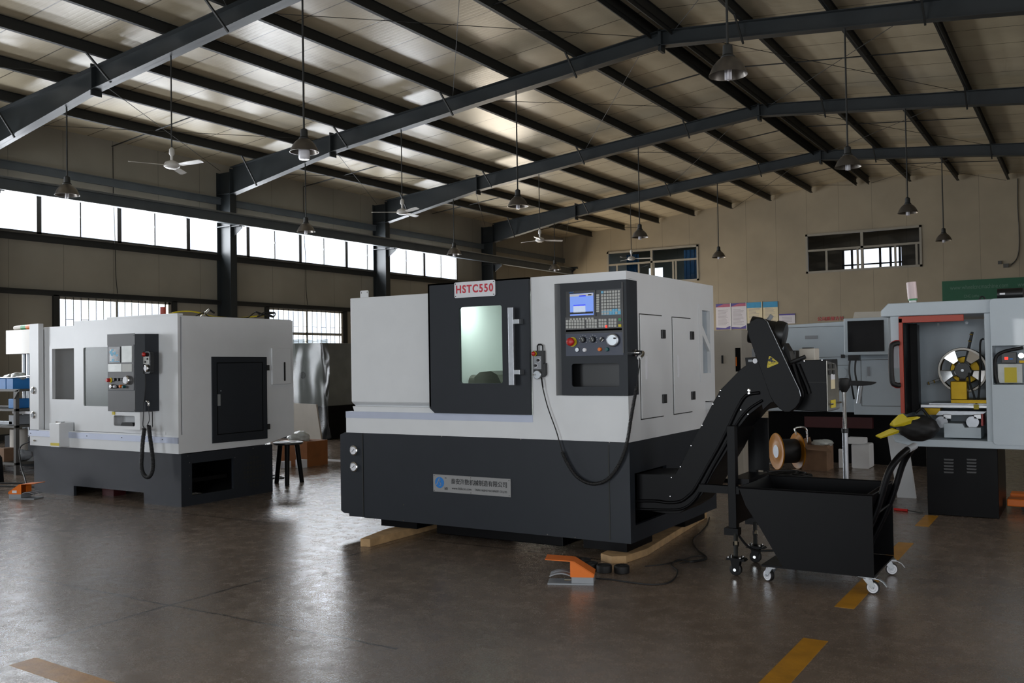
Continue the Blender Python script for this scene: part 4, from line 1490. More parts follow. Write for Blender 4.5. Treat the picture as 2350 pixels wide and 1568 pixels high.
# supporting frame: cross bar, two posts, splayed legs, casters
YP1, YP2 = 5.93, 6.37
p0, p1 = aty(*z5(850, 160), YP1), aty(*z5(920, 790), YP1)
for yy, s in ((YP1, -1), (YP2, 1)):
    MB().box(p0[0] + .0, p1[0], yy - .03, yy + .03, p1[1], .95).build('support_post', 'black_paint', cv, bevel=.003)
    MB().box(p0[0] - .03, p1[0] + .01, yy - .035, yy + .035, p1[1] - .045, p1[1]).build('post_foot_plate', 'black_paint', cv)
MB().box(p0[0] - .2, p1[0] + .02, YP1 - .025, YP1 + .02, .505, .555).build('cross_bar', 'black_paint', cv)
MB().box(p0[0] + .01, p0[0] + .04, YP1, YP2, .30, .50).build('cross_plate', 'black_paint', cv)
a0 = aty(1742, 985, YP1)
MB().box(-1.965, -1.87, 6.3, 6.32, .62, .98).build('rear_panel', 'black_paint', cv)
MB().box(-2.03, -1.9, YP1 + .03, YP2, .56, .60).build('cross_plate', 'black_paint', cv)


def caster_black(x, y, lean):
    lg = MB().cyl((x, y, .12), (x - .03, y + lean, .25), .014, n=12).build('caster_stem', 'structure_black', cv, smooth=60)
    MB().cyl((x - .012, y + lean * .45, .178), (x - .017, y + lean * .6, .2), .019, n=6).build('lock_nut', 'chrome', lg)
    MB().box(x - .05, x + .045, y - .04, y + .04, .108, .116).build('caster_plate', 'black_paint', lg)
    m = MB()
    for sx in (-.04, .035):
        for sy in (-.03, .03):
            m = MB().lathe([(.008, 0), (.008, .012), (.004, .014)], (x + sx, y + sy, .112), 'Z', 8).build('plate_bolt', 'chrome', lg)
    f = MB()
    for sy in (-.025, .021):
        f.slab([(x - .03, .108), (x + .035, .108), (x + .02, .03), (x - .012, .03)], (), 'XZ', y + sy, y + sy + .004)
    f.build('caster_fork', 'black_paint', lg)
    MB().slab([(x - .06, .1), (x - .03, .108), (x + .06, .112), (x + .07, .1)], (), 'XZ', y - .035, y + .035).build('brake_plate', 'black_paint', lg)
    w = MB().lathe([(.03, -.018), (.038, -.014), (.04, 0), (.038, .014), (.03, .018)], (x, y, .04), 'Y', 24).build('wheel', 'black_rubber', lg, smooth=40)
    MB().lathe([(.010, -.03), (.010, .03)], (x, y, .04), 'Y', 12).build('wheel_hub', 'chrome', w)


caster_black(-1.95, 5.81, .1)
caster_black(-1.955, 6.24, .1)
MB().tube(catmull([(-1.99, 5.97, .24), (-1.95, 6.02, .16), (-1.9, 6.06, .12), (-1.8, 6.1, .12), (-1.72, 6.12, .122)], 5), .008, 6).build('drain_hose', 'black_rubber', cv, smooth=60)

# ------------------------------------------------------------------ chip cart
YQ0, YQ1 = 5.68, 6.33
ct = thing('chip_cart', 'black steel chip cart with push handle under the conveyor outlet', 'cart', (-1.45, 6.0, 0))
C = lambda *p: aty(*z5(*p), YQ0)
xr = C(1890, 800)[0]
cp_ = [C(925, 510), C(1890, 556), C(1893, 1130), C(1240, 1040), C(1065, 765), C(975, 620)]
zt_, zb_ = cp_[1][1], .115
xl = cp_[0][0]
side = [(xl, zt_), (xr, zt_), (xr, zb_), (C(1240, 1040)[0], zb_), (C(1065, 765)[0], .36), (C(975, 620)[0], .47)]
tb = MB()
tb.slab(side, (), 'XZ', YQ0, YQ0 + .004)
tb.slab(side, (), 'XZ', YQ1 - .004, YQ1)
# sloping front sheet, floor sheet and inclined back sheet of the tub
sl = [(xl, zt_), (C(975, 620)[0], .47), (C(1065, 765)[0], .36), (C(1240, 1040)[0], zb_)]
for (a, b) in zip(sl, sl[1:]):
    tb.slab([a, b, (b[0] + .004, b[1] + .002), (a[0] + .004, a[1] + .002)], (), 'XZ', YQ0 + .004, YQ1 - .004)
tb.slab([(sl[-1][0], zb_), (xr - .25, zb_ + .0), (xr - .25, zb_ + .005), (sl[-1][0], zb_ + .005)], (), 'XZ', YQ0 + .004, YQ1 - .004)
tb.slab([(xr - .25, zb_), (xr - .245, zb_), (xr - .03, zt_), (xr - .035, zt_)], (), 'XZ', YQ0 + .004, YQ1 - .004)
tb.build('tub', 'black_paint', ct)
rm = MB()
rm.tube([(xl, YQ0, zt_), (xr, YQ0, zt_), (xr, YQ1, zt_), (xl, YQ1, zt_)], .006, 6, closed=True)
rm.build('tub_rim', 'black_paint', ct)
MB().box(C(1085, 1030)[0], xr - .0, YQ0 + .005, YQ1 - .005, zb_ - .012, zb_ - .001).build('chassis_plate', 'black_paint', ct)
# handle
hb = []
for yy in (YQ0 + .09, YQ1 - .08):
    hb.append(yy)
b0 = (xr - .10, .20)
pth = lambda yy, dy: [(xr - .13, yy, .18), (xr - .0, yy, .47), (xr + .075, yy, .70), (xr + .125, yy + dy * .3, .79), (xr + .165, yy + dy, .835)]
hp_ = catmull(pth(hb[0], .10), 6)
hq_ = catmull(pth(hb[1], -.10), 6)
hd = MB().tube(hp_ + list(reversed(hq_)), .02, 12).build('push_handle', 'black_paint', ct, smooth=60)
MB().cyl((xr + .165, hb[0] + .10, .835), (xr + .165, hb[1] - .10, .835), .0205, n=14).build('handle_grip', 'grey_plastic', hd, smooth=60)
MB().cyl((xr - .005, hb[0], .455), (xr - .005, hb[1], .455), .008, n=8).build('handle_brace', 'black_paint', hd)


def caster(x, y, rot, brake=True):
    c, s = math.cos(rot), math.sin(rot)
    L = lambda u, v, z: (x + u * c - v * s, y + u * s + v * c, z)
    pl_ = MB()
    vs = [L(-.05, -.04, .098), L(.05, -.04, .098), L(.05, .04, .098), L(-.05, .04, .098), L(-.05, -.04, .103), L(.05, -.04, .103), L(.05, .04, .103), L(-.05, .04, .103)]
    pl_.add(vs, [(3, 2, 1, 0), (4, 5, 6, 7), (0, 1, 5, 4), (1, 2, 6, 5), (2, 3, 7, 6), (3, 0, 4, 7)])
    root = pl_.build('caster_plate', 'zinc', ct)
    f = MB()
    f.cyl(L(0, 0, .086), L(0, 0, .098), .028, n=20)
    for v in (-.022, .018):
        o = [(-.026, .088), (.026, .088), (.04, .05), (.034, .033), (.02, .033)]
        a = [L(u, v, z) for u, z in o] + [L(u, v + .004, z) for u, z in o]
        n_ = len(o)
        f.add(a, [tuple(range(n_ - 1, -1, -1)), tuple(range(n_, 2 * n_))] + [(i, (i + 1) % n_, (i + 1) % n_ + n_, i + n_) for i in range(n_)])
    f.build('caster_fork', 'zinc', root)
    wc = Vector(L(.027, 0, .038))
    ax = Vector((-s, c, 0))
    w = MB().lathe([(.024, -.014), (.036, -.012), (.038, 0), (.036, .012), (.024, .014)], wc, ax, 28).build('wheel', 'black_rubber', root, smooth=40)
    MB().lathe([(.0, -.0165), (.031, -.0165), (.031, .0165), (.0, .0165)], wc, ax, 28, cap=False).build('wheel_disc', 'sign_white', w)
    MB().lathe([(.019, -.018), (.022, -.018), (.022, .018), (.019, .018)], wc, ax, 24, cap=False).build('wheel_ring', 'zinc', w)
    MB().lathe([(.007, -.028), (.007, .028)], wc, ax, 10).build('axle', 'zinc', w)
    if brake:
        b = MB()
        P = [L(.0, 0, .092), L(.06, 0, .088), L(.085, 0, .075), L(.105, 0, .05)]
        for q in range(3):
            b.beam(P[q], P[q + 1], .026, .004)
        b.build('brake_pedal', 'zinc', root)


caster(-1.13, 5.735, math.radians(0))
caster(-1.12, 6.275, math.radians(20))
caster(-1.70, 5.745, math.radians(150), False)
caster(-1.70, 6.275, math.radians(170), False)
# ------------------------------------------------------------------ left machine
YL = 6.05
XR2 = -7.67
YB2 = 7.62
lm = thing('slant_bed_lathe', 'white lathe on the left with a black side door and a charcoal control box', 'machine', (-8.95, 6.8, 0))
z8 = lambda x, y: (x / 3.1357, 680 + y / 3.1357)        # crop 0,680
ZB, ZT = .528, 1.905
wA0 = aty(117, 800, YL + .05)
wA1 = aty(170, 918, YL + .05)
w2a, w2b = aty(191, 797, YL), aty(191, 934, YL)
m = MB()
# front skin in three steps
m.slab([(-10.235, ZB), (XR2, ZB), (XR2, .715), (-10.235, .705)], (), 'XZ', YL, YL + .05)           # lower belt
m.box(-10.235, -10.06, YL, YL + .06, .70, ZT)                                                        # gauge column
m.slab([(-10.06, .705), (-9.39, .705), (-9.39, 1.865), (-10.06, 1.865)], [rect(wA0[0], 1.05, -9.40, 1.615)], 'XZ', YL + .07, YL + .1)
m.slab([(-9.39, .715), (XR2, .715), (XR2, ZT), (-9.39, ZT)], [rrect(w2a[0], .985, -8.3, 1.615, .02)], 'XZ', YL, YL + .03)
m.box(-9.39, -9.385, YL + .03, YL + .1, .715, ZT)
# side with sloping lower rear corner, roof, back, left
m.slab([(YL + .05, ZB), (7.17, ZB), (YB2, .61), (YB2, ZT - .012), (YL + .05, ZT - .012)], (), 'YZ', XR2 - .03, XR2)
m.box(-8.85, XR2 - .03, YL + .03, YB2, ZT - .012, ZT).box(-9.39, -8.85, 7.05, YB2, ZT - .012, ZT)
m.box(-10.235, -9.39, 7.05, YB2, 1.853, 1.865)
m.box(-10.235, -9.39, YL + .1, YL + .16, 1.853, 1.865)
m.box(-10.235, XR2 - .03, YB2 - .03, YB2, .62, 1.853)
m.box(-10.235, -10.2, YL + .06, YB2, ZB, 1.85)
m.box(-10.2, XR2 - .03, YL + .05, 7.1, ZB, ZB + .02)
m.build('cabinet', 'white_paint', lm)
MB().box(-8.8, XR2 + .004, YL - .004, YL + .06, ZT, ZT + .02).build('roof_sheet', 'white_paint', lm)
# window of the left bay: frame, pane, dark inside
MB().slab(rect(wA0[0] - .05, 1.02, -9.395, 1.65), [rect(wA0[0], 1.05, -9.4, 1.615)], 'XZ', YL + .062, YL + .07).build('window_trim', 'white_paint', lm)
ins = MB().box(-10.1, -8.2, 7.0, 7.02, .9, 1.8).box(-10.1, -10.08, YL + .11, 7.0, .9, 1.8)
ins.build('inner_panel', 'white_paint', lm)
_a, _b = atx(131, 842, -10.195), atx(172, 842, -10.195)
MB().box(-10.199, -10.19, _a[0], _b[0] + .2, .95, _a[1]).build('inner_door', 'dark_paint', lm)
m = MB()
for k in range(6):
    m.cyl((-10.15 + .005 * (k % 2), _a[0] - .02, 1.05 + k * .07), (-10.15, _a[0] - .02, 1.11 + k * .07), .015 + .006 * (k % 3), n=10)
m.build('tool_changer', 'grey_plastic', lm)
_c = atx(136, 813, -10.15)
MB().box(-10.18, -10.12, _c[0] - .03, _c[0] + .03, _c[1] - .025, _c[1] + .025).build('camera_box', 'black_plastic', lm)
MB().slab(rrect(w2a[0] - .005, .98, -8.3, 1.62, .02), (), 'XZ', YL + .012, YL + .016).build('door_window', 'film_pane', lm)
MB().box(-9.2, -8.2, YL + .2, YL + .21, .95, 1.66).build('inner_guard', 'grey_plastic', lm)
# rail, chip box, gauges
MB().slab([(-10.235, .635), (XR2 + .001, .63), (XR2 + .001, .69), (-10.235, .70)], (), 'XZ', YL - .012, YL).build('door_rail', 'rail_steel', lm)
for x in (-10.2, -9.15, -8.55, -7.9):
    MB().lathe([(.006, 0), (.006, .003)], (x, YL - .012, .665), (0, -1, 0), 8).build('screw', 'structure_black', lm)
a, b = aty(112, 972, YL - .12), aty(136, 1027, YL - .12)
MB().slab([(a[0], a[1]), (b[0] + .0, a[1] + .005), (b[0], b[1]), (a[0] + .03, b[1]), (a[0] + .02, b[1] + .06)], (), 'XZ', YL - .12, YL + .05).build('service_box', 'white_paint', lm, bevel=.005)
MB().box(a[0] + .03, b[0] - .0, YL - .122, YL - .119, b[1] + .015, b[1] + .045).build('yellow_tape', 'yellow', lm)
MB().box(a[0] + .03, a[0] + .12, YL - .06, YL - .01, a[1], a[1] + .018).build('latch', 'chrome', lm)
for z in (1.15, .872):
    g = MB().lathe([(.042, 0), (.042, .012), (.034, .018)], (-10.155, YL, z), (0, -1, 0), 28).build('pressure_gauge', 'chrome', lm, smooth=40)
    MB().lathe([(.028, 0), (.028, .003)], (-10.155, YL - .016, z), (0, -1, 0), 20).build('gauge_dial', 'grey_plastic', g)
MB().cyl((-10.235, YL + .1, .56), (-10.12, YL - .02, .585), .01, n=8).build('side_fitting', 'chrome', lm)
# base
m = MB()
bl, br = -10.19, -7.66
m.slab([(bl, .0), (-9.44, .0), (-9.44, .11), (-8.24, .11), (-8.24, .0), (br, .0), (br, .525), (bl, .525)], (), 'XZ', YL + .02, YL + .05)
m.slab([(YL + .05, .0), (7.28, .0), (7.28, .52), (YL + .05, .52)], [rect(6.2, .1, 6.73, .42)], 'YZ', br - .03, br)
m.box(bl, bl + .03, YL + .05, 7.28, 0, .52)
m.box(bl + .03, br - .03, 7.2, 7.23, .1, .52)
m.build('base', 'dark_paint', lm)
MB().box(-8.3, -8.28, YL + .06, 7.0, .02, .5).box(-8.28, br - .04, 6.75, 6.77, .02, .5).build('base_inner_wall', 'black_paint', lm)
MB().box(-8.2, br - .06, 6.22, 6.7, .22, .26).build('inner_shelf', 'black_paint', lm)
m = MB()
for k in range(7):
    for q in range(7):
        y, z = 6.88 + k * .045, .1 + q * .05
        if (k - 3) ** 2 + (q - 3) ** 2 <= 10:
            m.lathe([(.016, 0), (.016, .002)], (br, y, z), 'X', 8)
m.build('vent_holes', 'structure_black', lm)
for (y, z) in ((6.17, .43), (6.17, .30), (6.17, .17), (6.15, .5), (6.75, .425), (7.0, .5)):
    MB().lathe([(.005, 0), (.004, .003)], (br, y, z), 'X', 8).build('screw', 'chrome', lm)
MB().box(-9.2, -9.0, YL + .2, YL + .35, 0.0, .1).build('red_jack', 'dull_red', lm)
# side door and hatch
dd = MB().slab([(6.46, .598), (7.212, .59), (7.212, 1.483), (6.46, 1.49)], (), 'YZ', XR2, XR2 + .012).build('side_door', 'dark_paint', lm, bevel=.003)
MB().slab(rect(6.52, .68, 7.15, 1.43), [rect(6.53, .69, 7.14, 1.42)], 'YZ', XR2 + .012, XR2 + .0135).build('door_pressing', 'black_paint', dd)
for z in (1.365, .72):
    MB().box(XR2 + .004, XR2 + .022, 7.2, 7.24, z - .03, z + .03).build('hinge', 'black_plastic', dd)
MB().box(XR2 + .012, XR2 + .02, 6.525, 6.56, .98, 1.1).build('door_latch', 'zinc', dd)
MB().cyl((XR2 + .012, 6.57, 1.135), (XR2 + .016, 6.57, 1.135), .007, n=10).build('lock', 'zinc', dd)
ht = MB().box(XR2 + .001, XR2 + .022, 7.28, 7.56, 1.18, 1.58).build('level_hatch', 'white_paint', lm, bevel=.003)
MB().slab(rrect(7.452, 1.215, 7.478, 1.425, .008), (), 'YZ', XR2 + .02, XR2 + .024).build('sight_glass', 'black_plastic', ht)
MB().box(XR2, XR2 + .012, 7.27, 7.57, 1.155, 1.168).build('hatch_lip', 'white_paint', lm)
# control box standing proud of the front
YC0 = 5.85
q = lambda px, py, Y=YC0: aty(px, py, Y)
X0, X1 = q(247, 850)[0], q(310, 850)[0]
Z0, Z1 = .952, 1.728
cb = MB().slab([(X0, YC0), (X1, YC0), (-7.99, YC0 + .06), (-7.96, YL), (X0 + .0, YL)], (), 'XY', Z0, Z1).build('control_box', 'dark_paint', lm, bevel=.003)
zk = lambda x, y: (240 + x / 4.236, 740 + y / 4.236)
KQ = lambda x, y: aty(*zk(x, y), YC0)


def kq(p0, p1, name, mtl, par=cb, d=.004, dd=0.0):
    a, b = KQ(*p0), KQ(*p1)
    return MB().box(min(a[0], b[0]), max(a[0], b[0]), YC0 - dd - d, YC0 - dd, min(a[1], b[1]), max(a[1], b[1])).build(name, mtl, par)


kq((28, 118), (296, 215), 'top_cover', 'panel_grey', d=.003)
kq((34, 665), (300, 868), 'lower_cover', 'panel_grey', d=.003)
kq((36, 225), (288, 660), 'console_plate', 'panel_grey', d=.003)
kq((46, 240), (158, 392), 'screen_frame', 'screen_frame', d=.008)
s_ = kq((58, 262), (150, 382), 'screen', 'screen_off', d=.001, dd=.008)
f_ = MB()
a, b = KQ(58, 262), KQ(150, 382)
rr = random.Random(3)
for k in range(9):
    u, v = a[0] + (b[0] - a[0]) * rr.random() * .8, b[1] + (a[1] - b[1]) * rr.random() * .8
    f_.add([(u, YC0 - .0095, v), (u + .02 + .02 * rr.random(), YC0 - .011, v + .01), (u + .03, YC0 - .0095, v + .03), (u - .005, YC0 - .0105, v + .02)], [(0, 1, 2, 3)])
f_.add([(a[0], YC0 - .0092, b[1]), (b[0], YC0 - .0092, b[1]), (b[0], YC0 - .0092, b[1] + .005), (a[0], YC0 - .0092, b[1] + .005)], [(0, 1, 2, 3)])
f_.build('protective_film', 'key_blue', s_)
kq((170, 232), (270, 388), 'keypad_cover', 'poly_bag', d=.006)
kq((38, 405), (170, 480), 'key_block', 'poly_bag', d=.006)
kq((174, 405), (270, 480), 'key_block', 'key_cap', d=.006)


def kn(x, y, r, mtl, h_, name):
    u, v = KQ(x, y)
    return MB().lathe([(r, 0), (r, h_ * .7), (r * .8, h_)], (u, YC0 - .003, v), (0, -1, 0), 20).build(name, mtl, cb, smooth=40)


kn(62, 562, .026, 'yellow', .006, 'stop_ring')
kn(55, 562, .02, 'red', .04, 'stop_button')
for x in (112, 152, 186):
    kn(x, 556, .015, 'black_plastic', .028, 'selector_knob')
hw2 = kn(232, 562, .046, 'chrome', .03, 'hand_wheel')
u, v = KQ(226, 562)
MB().lathe([(.034, 0), (.034, .003)], (u, YC0 - .033, v), (0, -1, 0), 24).build('wheel_face', 'sign_white', hw2)
kn(82, 622, .024, 'chrome', .03, 'key_switch')
kn(112, 624, .014, 'sign_white', .025, 'push_button')
kn(135, 626, .014, 'black_plastic', .025, 'push_button')
kn(172, 622, .016, 'orange', .03, 'push_button')
kn(200, 626, .014, 'teal', .03, 'push_button')
for x, y in ((288, 128), (293, 855)):
    kn(x, y, .004, 'structure_black', .003, 'screw')
# pocket under the control box
u0_, v1 = aty(*z8(778, 838), YC0 + .02)
u1_, v0 = aty(*z8(1010, 965), YC0 + .02)
u0_, v1, v0 = X0 + .0, .945, .79
u1_ = aty(321, 960, YC0 + .02)[0]
p0_, p1_ = aty(*z8(818, 932), YC0 + .02), aty(*z8(970, 862), YC0 + .02)
m = MB()
m.slab(rect(u0_, v0, u1_, v1), [rrect(p0_[0], p0_[1], p1_[0], p1_[1], .018)], 'XZ', YC0 + .02, YC0 + .03)
m.box(u0_, u0_ + .01, YC0 + .03, YL, v0, v1).box(u1_ - .01, u1_, YC0 + .03, YL, v0, v1)
m.slab([(u0_, v0), (u1_, v0), (u1_ - .0, v0 - .02), (u0_ + .03, v0 - .02)], (), 'XZ', YC0 + .02, YL)
m.box(u0_, u1_, YL - .04, YL - .03, v0, v1)
m.build('storage_pocket', 'white_paint', lm)
MB().slab([(p0_[0] + .06, v0), (p1_[0] - .06, v0), (p1_[0] - .08, v0 + .045), (p0_[0] + .09, v0 + .045)], (), 'XZ', YC0 + .05, YC0 + .1).build('stored_cable', 'black_rubber', lm)
MB().box(u0_ + .05, u0_ + .09, YC0 + .012, YC0 + .02, v1 - .03, v1).build('yellow_tape', 'yellow', lm)
MB().slab([(-8.35, .72), (-7.86, .715), (-7.86, .745), (-8.35, .76)], (), 'XZ', YL - .008, YL).build('splash_lip', 'white_paint', lm)

# pendant on the side of the control box
hp2 = thing('hand_pendant', 'black hand pendant with a red button hanging beside the left machine control box', 'pendant controller', (-7.97, 5.95, 1.3), 'handwheel pendants')
qa = lambda x, y, Y=5.9: aty(*zk(x, y), Y)
ax0, az1 = qa(352, 285)
ax1, az0 = qa(445, 500)
MB().slab(rrect(ax0, az0, ax1, az1, .03), (), 'XZ', 5.9, 5.94).build('pendant_body', 'black_plastic', hp2, bevel=.004)
u, v = qa(395, 312)
MB().lathe([(.012, 0), (.022, .012), (.022, .022), (.012, .032)], (u, 5.9, v), (0, -1, 0), 18).build('stop_button', 'red', hp2, smooth=50)
a, b = qa(378, 335), qa(436, 405)
MB().box(a[0], b[0], 5.897, 5.9, b[1], a[1]).build('switch_plate', 'key_cap', hp2)
for x, y in ((419, 355), (398, 385)):
    u, v = qa(x, y)
    MB().lathe([(.011, 0), (.008, .012)], (u, 5.897, v), (0, -1, 0), 14).build('selector_knob', 'black_plastic', hp2)
u, v = qa(412, 447)
w_ = MB().lathe([(.036, 0), (.036, .014), (.03, .018)], (u, 5.9, v), (0, -1, 0), 26).build('hand_wheel', 'chrome', hp2, smooth=40)
MB().lathe([(.024, 0), (.024, .003)], (u, 5.882, v), (0, -1, 0), 20).build('wheel_face', 'sign_white', w_)
zz_ = lambda x, y, Y=5.9: (aty(*zk(x, y), Y)[0], Y, aty(*zk(x, y), Y)[1])
MB().tube(catmull([zz_(395, 500), zz_(398, 600), zz_(392, 700), zz_(380, 800), zz_(378, 900), zz_(373, 1000), zz_(388, 1030)], 5), .004, 6).build('lead', 'black_rubber', hp2, smooth=60)
cpth = catmull([zz_(388, 1030), zz_(372, 1150), zz_(362, 1300), zz_(358, 1400), zz_(378, 1475), zz_(415, 1505), zz_(450, 1480), zz_(470, 1400), zz_(460, 1250), zz_(440, 1100), zz_(430, 1000)], 6)
MB().tube(coil(cpth, .016, 75, 8), .0065, 5).build('coiled_lead', 'black_rubber', hp2, smooth=70)
MB().tube(catmull([zz_(430, 1000), zz_(418, 995), zz_(435, 950), zz_(430, 860), zz_(425, 800)], 5), .004, 6).build('lead', 'black_rubber', hp2, smooth=60)
MB().tube(catmull([zz_(385, 762, 5.93), zz_(410, 765), zz_(428, 785), zz_(426, 812)], 4), .011, 10).build('elbow_plug', 'chrome', hp2, smooth=60)

# things lying on its roof
tp = ZT + .0
rng = random.Random(11)


def tangle(cx, cy, rx, ry, n, z0, zamp, seed):
    r_ = random.Random(seed)
    pts = []
    for k in range(n):
        a = k * 1.9 + r_.random()
        pts.append((cx + rx * math.cos(a) * (.5 + .5 * r_.random()), cy + ry * math.sin(a) * (.5 + .5 * r_.random()), z0 + zamp * r_.random()))
    return pts


m = MB().tube(catmull([(-7.95, 6.12, tp + .01), (-7.93, 6.25, tp + .05), (-7.9, 6.4, tp + .06), (-7.9, 6.52, tp + .045), (-7.88, 6.66, tp + .015), (-7.85, 6.8, tp + .008), (-7.84, 7.0, tp + .01), (-7.86, 7.2, tp + .03), (-7.88, 7.4, tp + .05), (-7.95, 7.5, tp + .06)], 7), .008, 6)
tag(m.build('yellow_cable', 'yellow', smooth=60), 'yellow cable looped along the roof of the left machine', 'cable')
m = MB().tube(catmull([(-7.9, 6.45, tp + .01), (-7.88, 6.55, tp + .05), (-7.85, 6.6, tp + .01), (-7.84, 6.9, tp + .01), (-7.84, 7.1, tp + .015), (-7.9, 7.25, tp + .07), (-8.0, 7.4, tp + .09), (-7.86, 7.5, tp + .04)] + tangle(-7.88, 7.4, .08, .16, 14, tp + .02, .07, 5), 6), .0065, 6)
tag(m.build('black_cable', 'black_rubber', smooth=60), 'tangle of black cable on the rear roof edge of the left machine', 'cable')
tl = thing('connector', 'silver connector standing among the cables on the left machine roof', 'connector', (-7.88, 6.58, tp))
MB().cyl((-7.9, 6.52, tp), (-7.86, 6.6, tp + .085), .012, n=10).build('connector_body', 'chrome', tl)
MB().cyl((-7.86, 6.6, tp + .085), (-7.85, 6.66, tp + .05), .01, n=10).build('connector_tail', 'black_rubber', tl)
sl_ = thing('signal_lamp', 'red beacon poking up behind the roof of the left machine', 'signal lamp', (-9.0, 6.9, 1.9))
MB().cyl((-9.0, 6.9, 1.9), (-9.0, 6.9, 1.98), .03, n=16).build('lamp_base', 'black_plastic', sl_)
MB().cyl((-9.0, 6.9, 1.98), (-9.0, 6.9, 2.08), .032, n=18).build('red_lens', 'red_frame', sl_, smooth=40)
# ------------------------------------------------------------------ wheel lathe on the right
YR = 8.6
z7 = lambda x, y: (1990 + x / 2.614, 620 + y / 2.614)     # crop 1990,620
z9 = lambda x, y: (2050 + x / 4.9, 700 + y / 4.9)         # crop 2050,700
Rp = lambda x, y, Y=YR: aty(*z7(x, y), Y)
Rq = lambda x, y, Y=YR: aty(*z9(x, y), Y)
wl = thing('wheel_lathe', 'pale grey wheel lathe with a red-framed open bay at the right edge', 'machine', (-.5, 9.2, 0))
XE = 1.1
hz = Rp(600, 180)[1]
hz0 = Rp(190, 270)[1]
hm = MB()
hm.slab([(Rp(82, 262)[0], hz0 + .01), (Rp(82, 250)[0] - .0, Rp(82, 245)[1]), (Rp(125, 203)[0], hz), (XE, hz), (XE, hz0 - .01), (Rp(82, 262)[0], hz0 - .01)], (), 'XZ', YR, 10.0)
hm.build('top_hood', 'grey_paint', wl, bevel=.006)
xo0, xo1 = Rp(205, 400)[0], Rp(705, 400)[0]      # opening
zo1, zo0 = Rp(450, 290)[1], Rp(500, 1020)[1]
zbm = Rp(500, 1060)[1]
# right cabinet with its recess
rx = Rp(748, 400)[0]
wz1, wz0 = Rp(760, 455)[1], Rp(760, 687)[1]
wx0, wx1 = Rp(752, 500)[0], Rp(752, 500)[0] + .33
cm = MB()
cm.slab([(xo1, zbm), (XE, zbm), (XE, hz0 - .012), (xo1, hz0 - .012)], [rect(wx0, wz0, wx1, wz1)], 'XZ', YR - .0, YR + .03)
cm.box(xo1, xo1 + .01, YR + .03, 9.5, zo0, hz0 - .012)
cm.box(wx0 - .01, wx0, YR + .03, YR + .3, wz0, wz1).box(wx1, wx1 + .01, YR + .03, YR + .3, wz0, wz1).box(wx0, wx1, YR + .03, YR + .3, wz0 - .01, wz0).box(wx0, wx1, YR + .3, YR + .31, wz0, wz1)
cm.build('right_cabinet', 'grey_paint', wl)
MB().slab(rrect(xo1 + .045, zbm + .03, XE, hz + .0, .03), [rect(wx0, wz0, wx1, wz1)], 'XZ', YR - .03, YR - .001).build('front_cover', 'grey_paint', wl, bevel=.01, bseg=3)
# interior back wall, tray, red frame
bp = MB().box(xo0 - .05, xo1 + .3, 9.45, 9.47, zbm, hz0 - .03)
bp.box(xo0 - .05, xo0 - .03, YR + .2, 9.45, zbm, hz0 - .03)
bp.build('bay_lining', 'grey_paint', wl)
for (x, y) in ((198, 232), (508, 218), (826, 202), (212, 545), (224, 858), (240, 1174)):
    u, v = Rq(x, y, 9.45)
    MB().lathe([(.013, 0), (.013, .003)], (u, 9.45, v), (0, -1, 0), 12).build('bolt', 'zinc', wl)
tr = MB()
xt0 = Rp(153, 990)[0]
tr.slab([(xt0, Rp(153, 980)[1]), (xt0 + .2, Rp(153, 1000)[1] - .0), (xt0 + .24, zo0 - .0), (XE, zo0), (XE, zbm - .005), (Rp(280, 1055)[0], zbm - .005), (xt0 + .02, Rp(160, 1030)[1])], (), 'XZ', YR - .02, 9.4)
tr.build('chip_tray', 'grey_paint', wl, bevel=.004)
fr0, fr1 = Rp(190, 300)[0], Rp(213, 300)[0]
m = MB()
m.box(fr0, fr1, YR - .02, YR + .05, Rp(210, 860)[1], hz0 - .03)
m.box(fr0, Rp(578, 270)[0], YR - .02, YR + .02, hz0 - .07, hz0 - .015)
m.build('red_frame', 'red_frame', wl, bevel=.003)
m = MB().box(fr1, fr1 + .012, YR + .0, 9.44, Rp(210, 865)[1], hz0 - .07)
m.box(fr1 + .0, fr1 + .07, YR + .3, YR + .32, Rp(210, 860)[1], hz0 - .07)
m.build('door_edge', 'black_paint', wl)
m = MB().box(Rp(137, 300)[0], fr0, YR + .02, YR + .06, Rp(140, 575)[1] - .02, hz0 - .01)
m.slab([(Rp(92, 515)[0], Rp(92, 515)[1]), (fr0, Rp(190, 515)[1]), (fr0, Rp(190, 578)[1]), (Rp(140, 578)[0], Rp(140, 578)[1]), (Rp(92, 540)[0], Rp(92, 540)[1])], (), 'XZ', YR + .3, YR + .5)
m.build('slid_door', 'grey_paint', wl)
hx = Rp(152, 500)[0]
za, zb = Rp(150, 440)[1], Rp(150, 690)[1]
MB().tube(catmull([(fr0, YR - .03, za), (hx + .03, YR - .05, za - .005), (hx, YR - .06, za - .05), (hx, YR - .06, zb + .05), (hx + .03, YR - .05, zb + .005), (fr0, YR - .03, zb)], 5), .022, 10).build('door_handle', 'black_rubber', wl, smooth=60)
MB().tube(catmull([(fr0, YR - .0, za + .012), (hx + .02, YR - .03, za + .008), (hx - .012, YR - .04, za - .05), (hx - .012, YR - .04, zb + .05), (hx + .02, YR - .03, zb - .008), (fr0, YR - .0, zb - .012)], 5), .014, 8).build('handle_rim', 'red', wl, smooth=60)
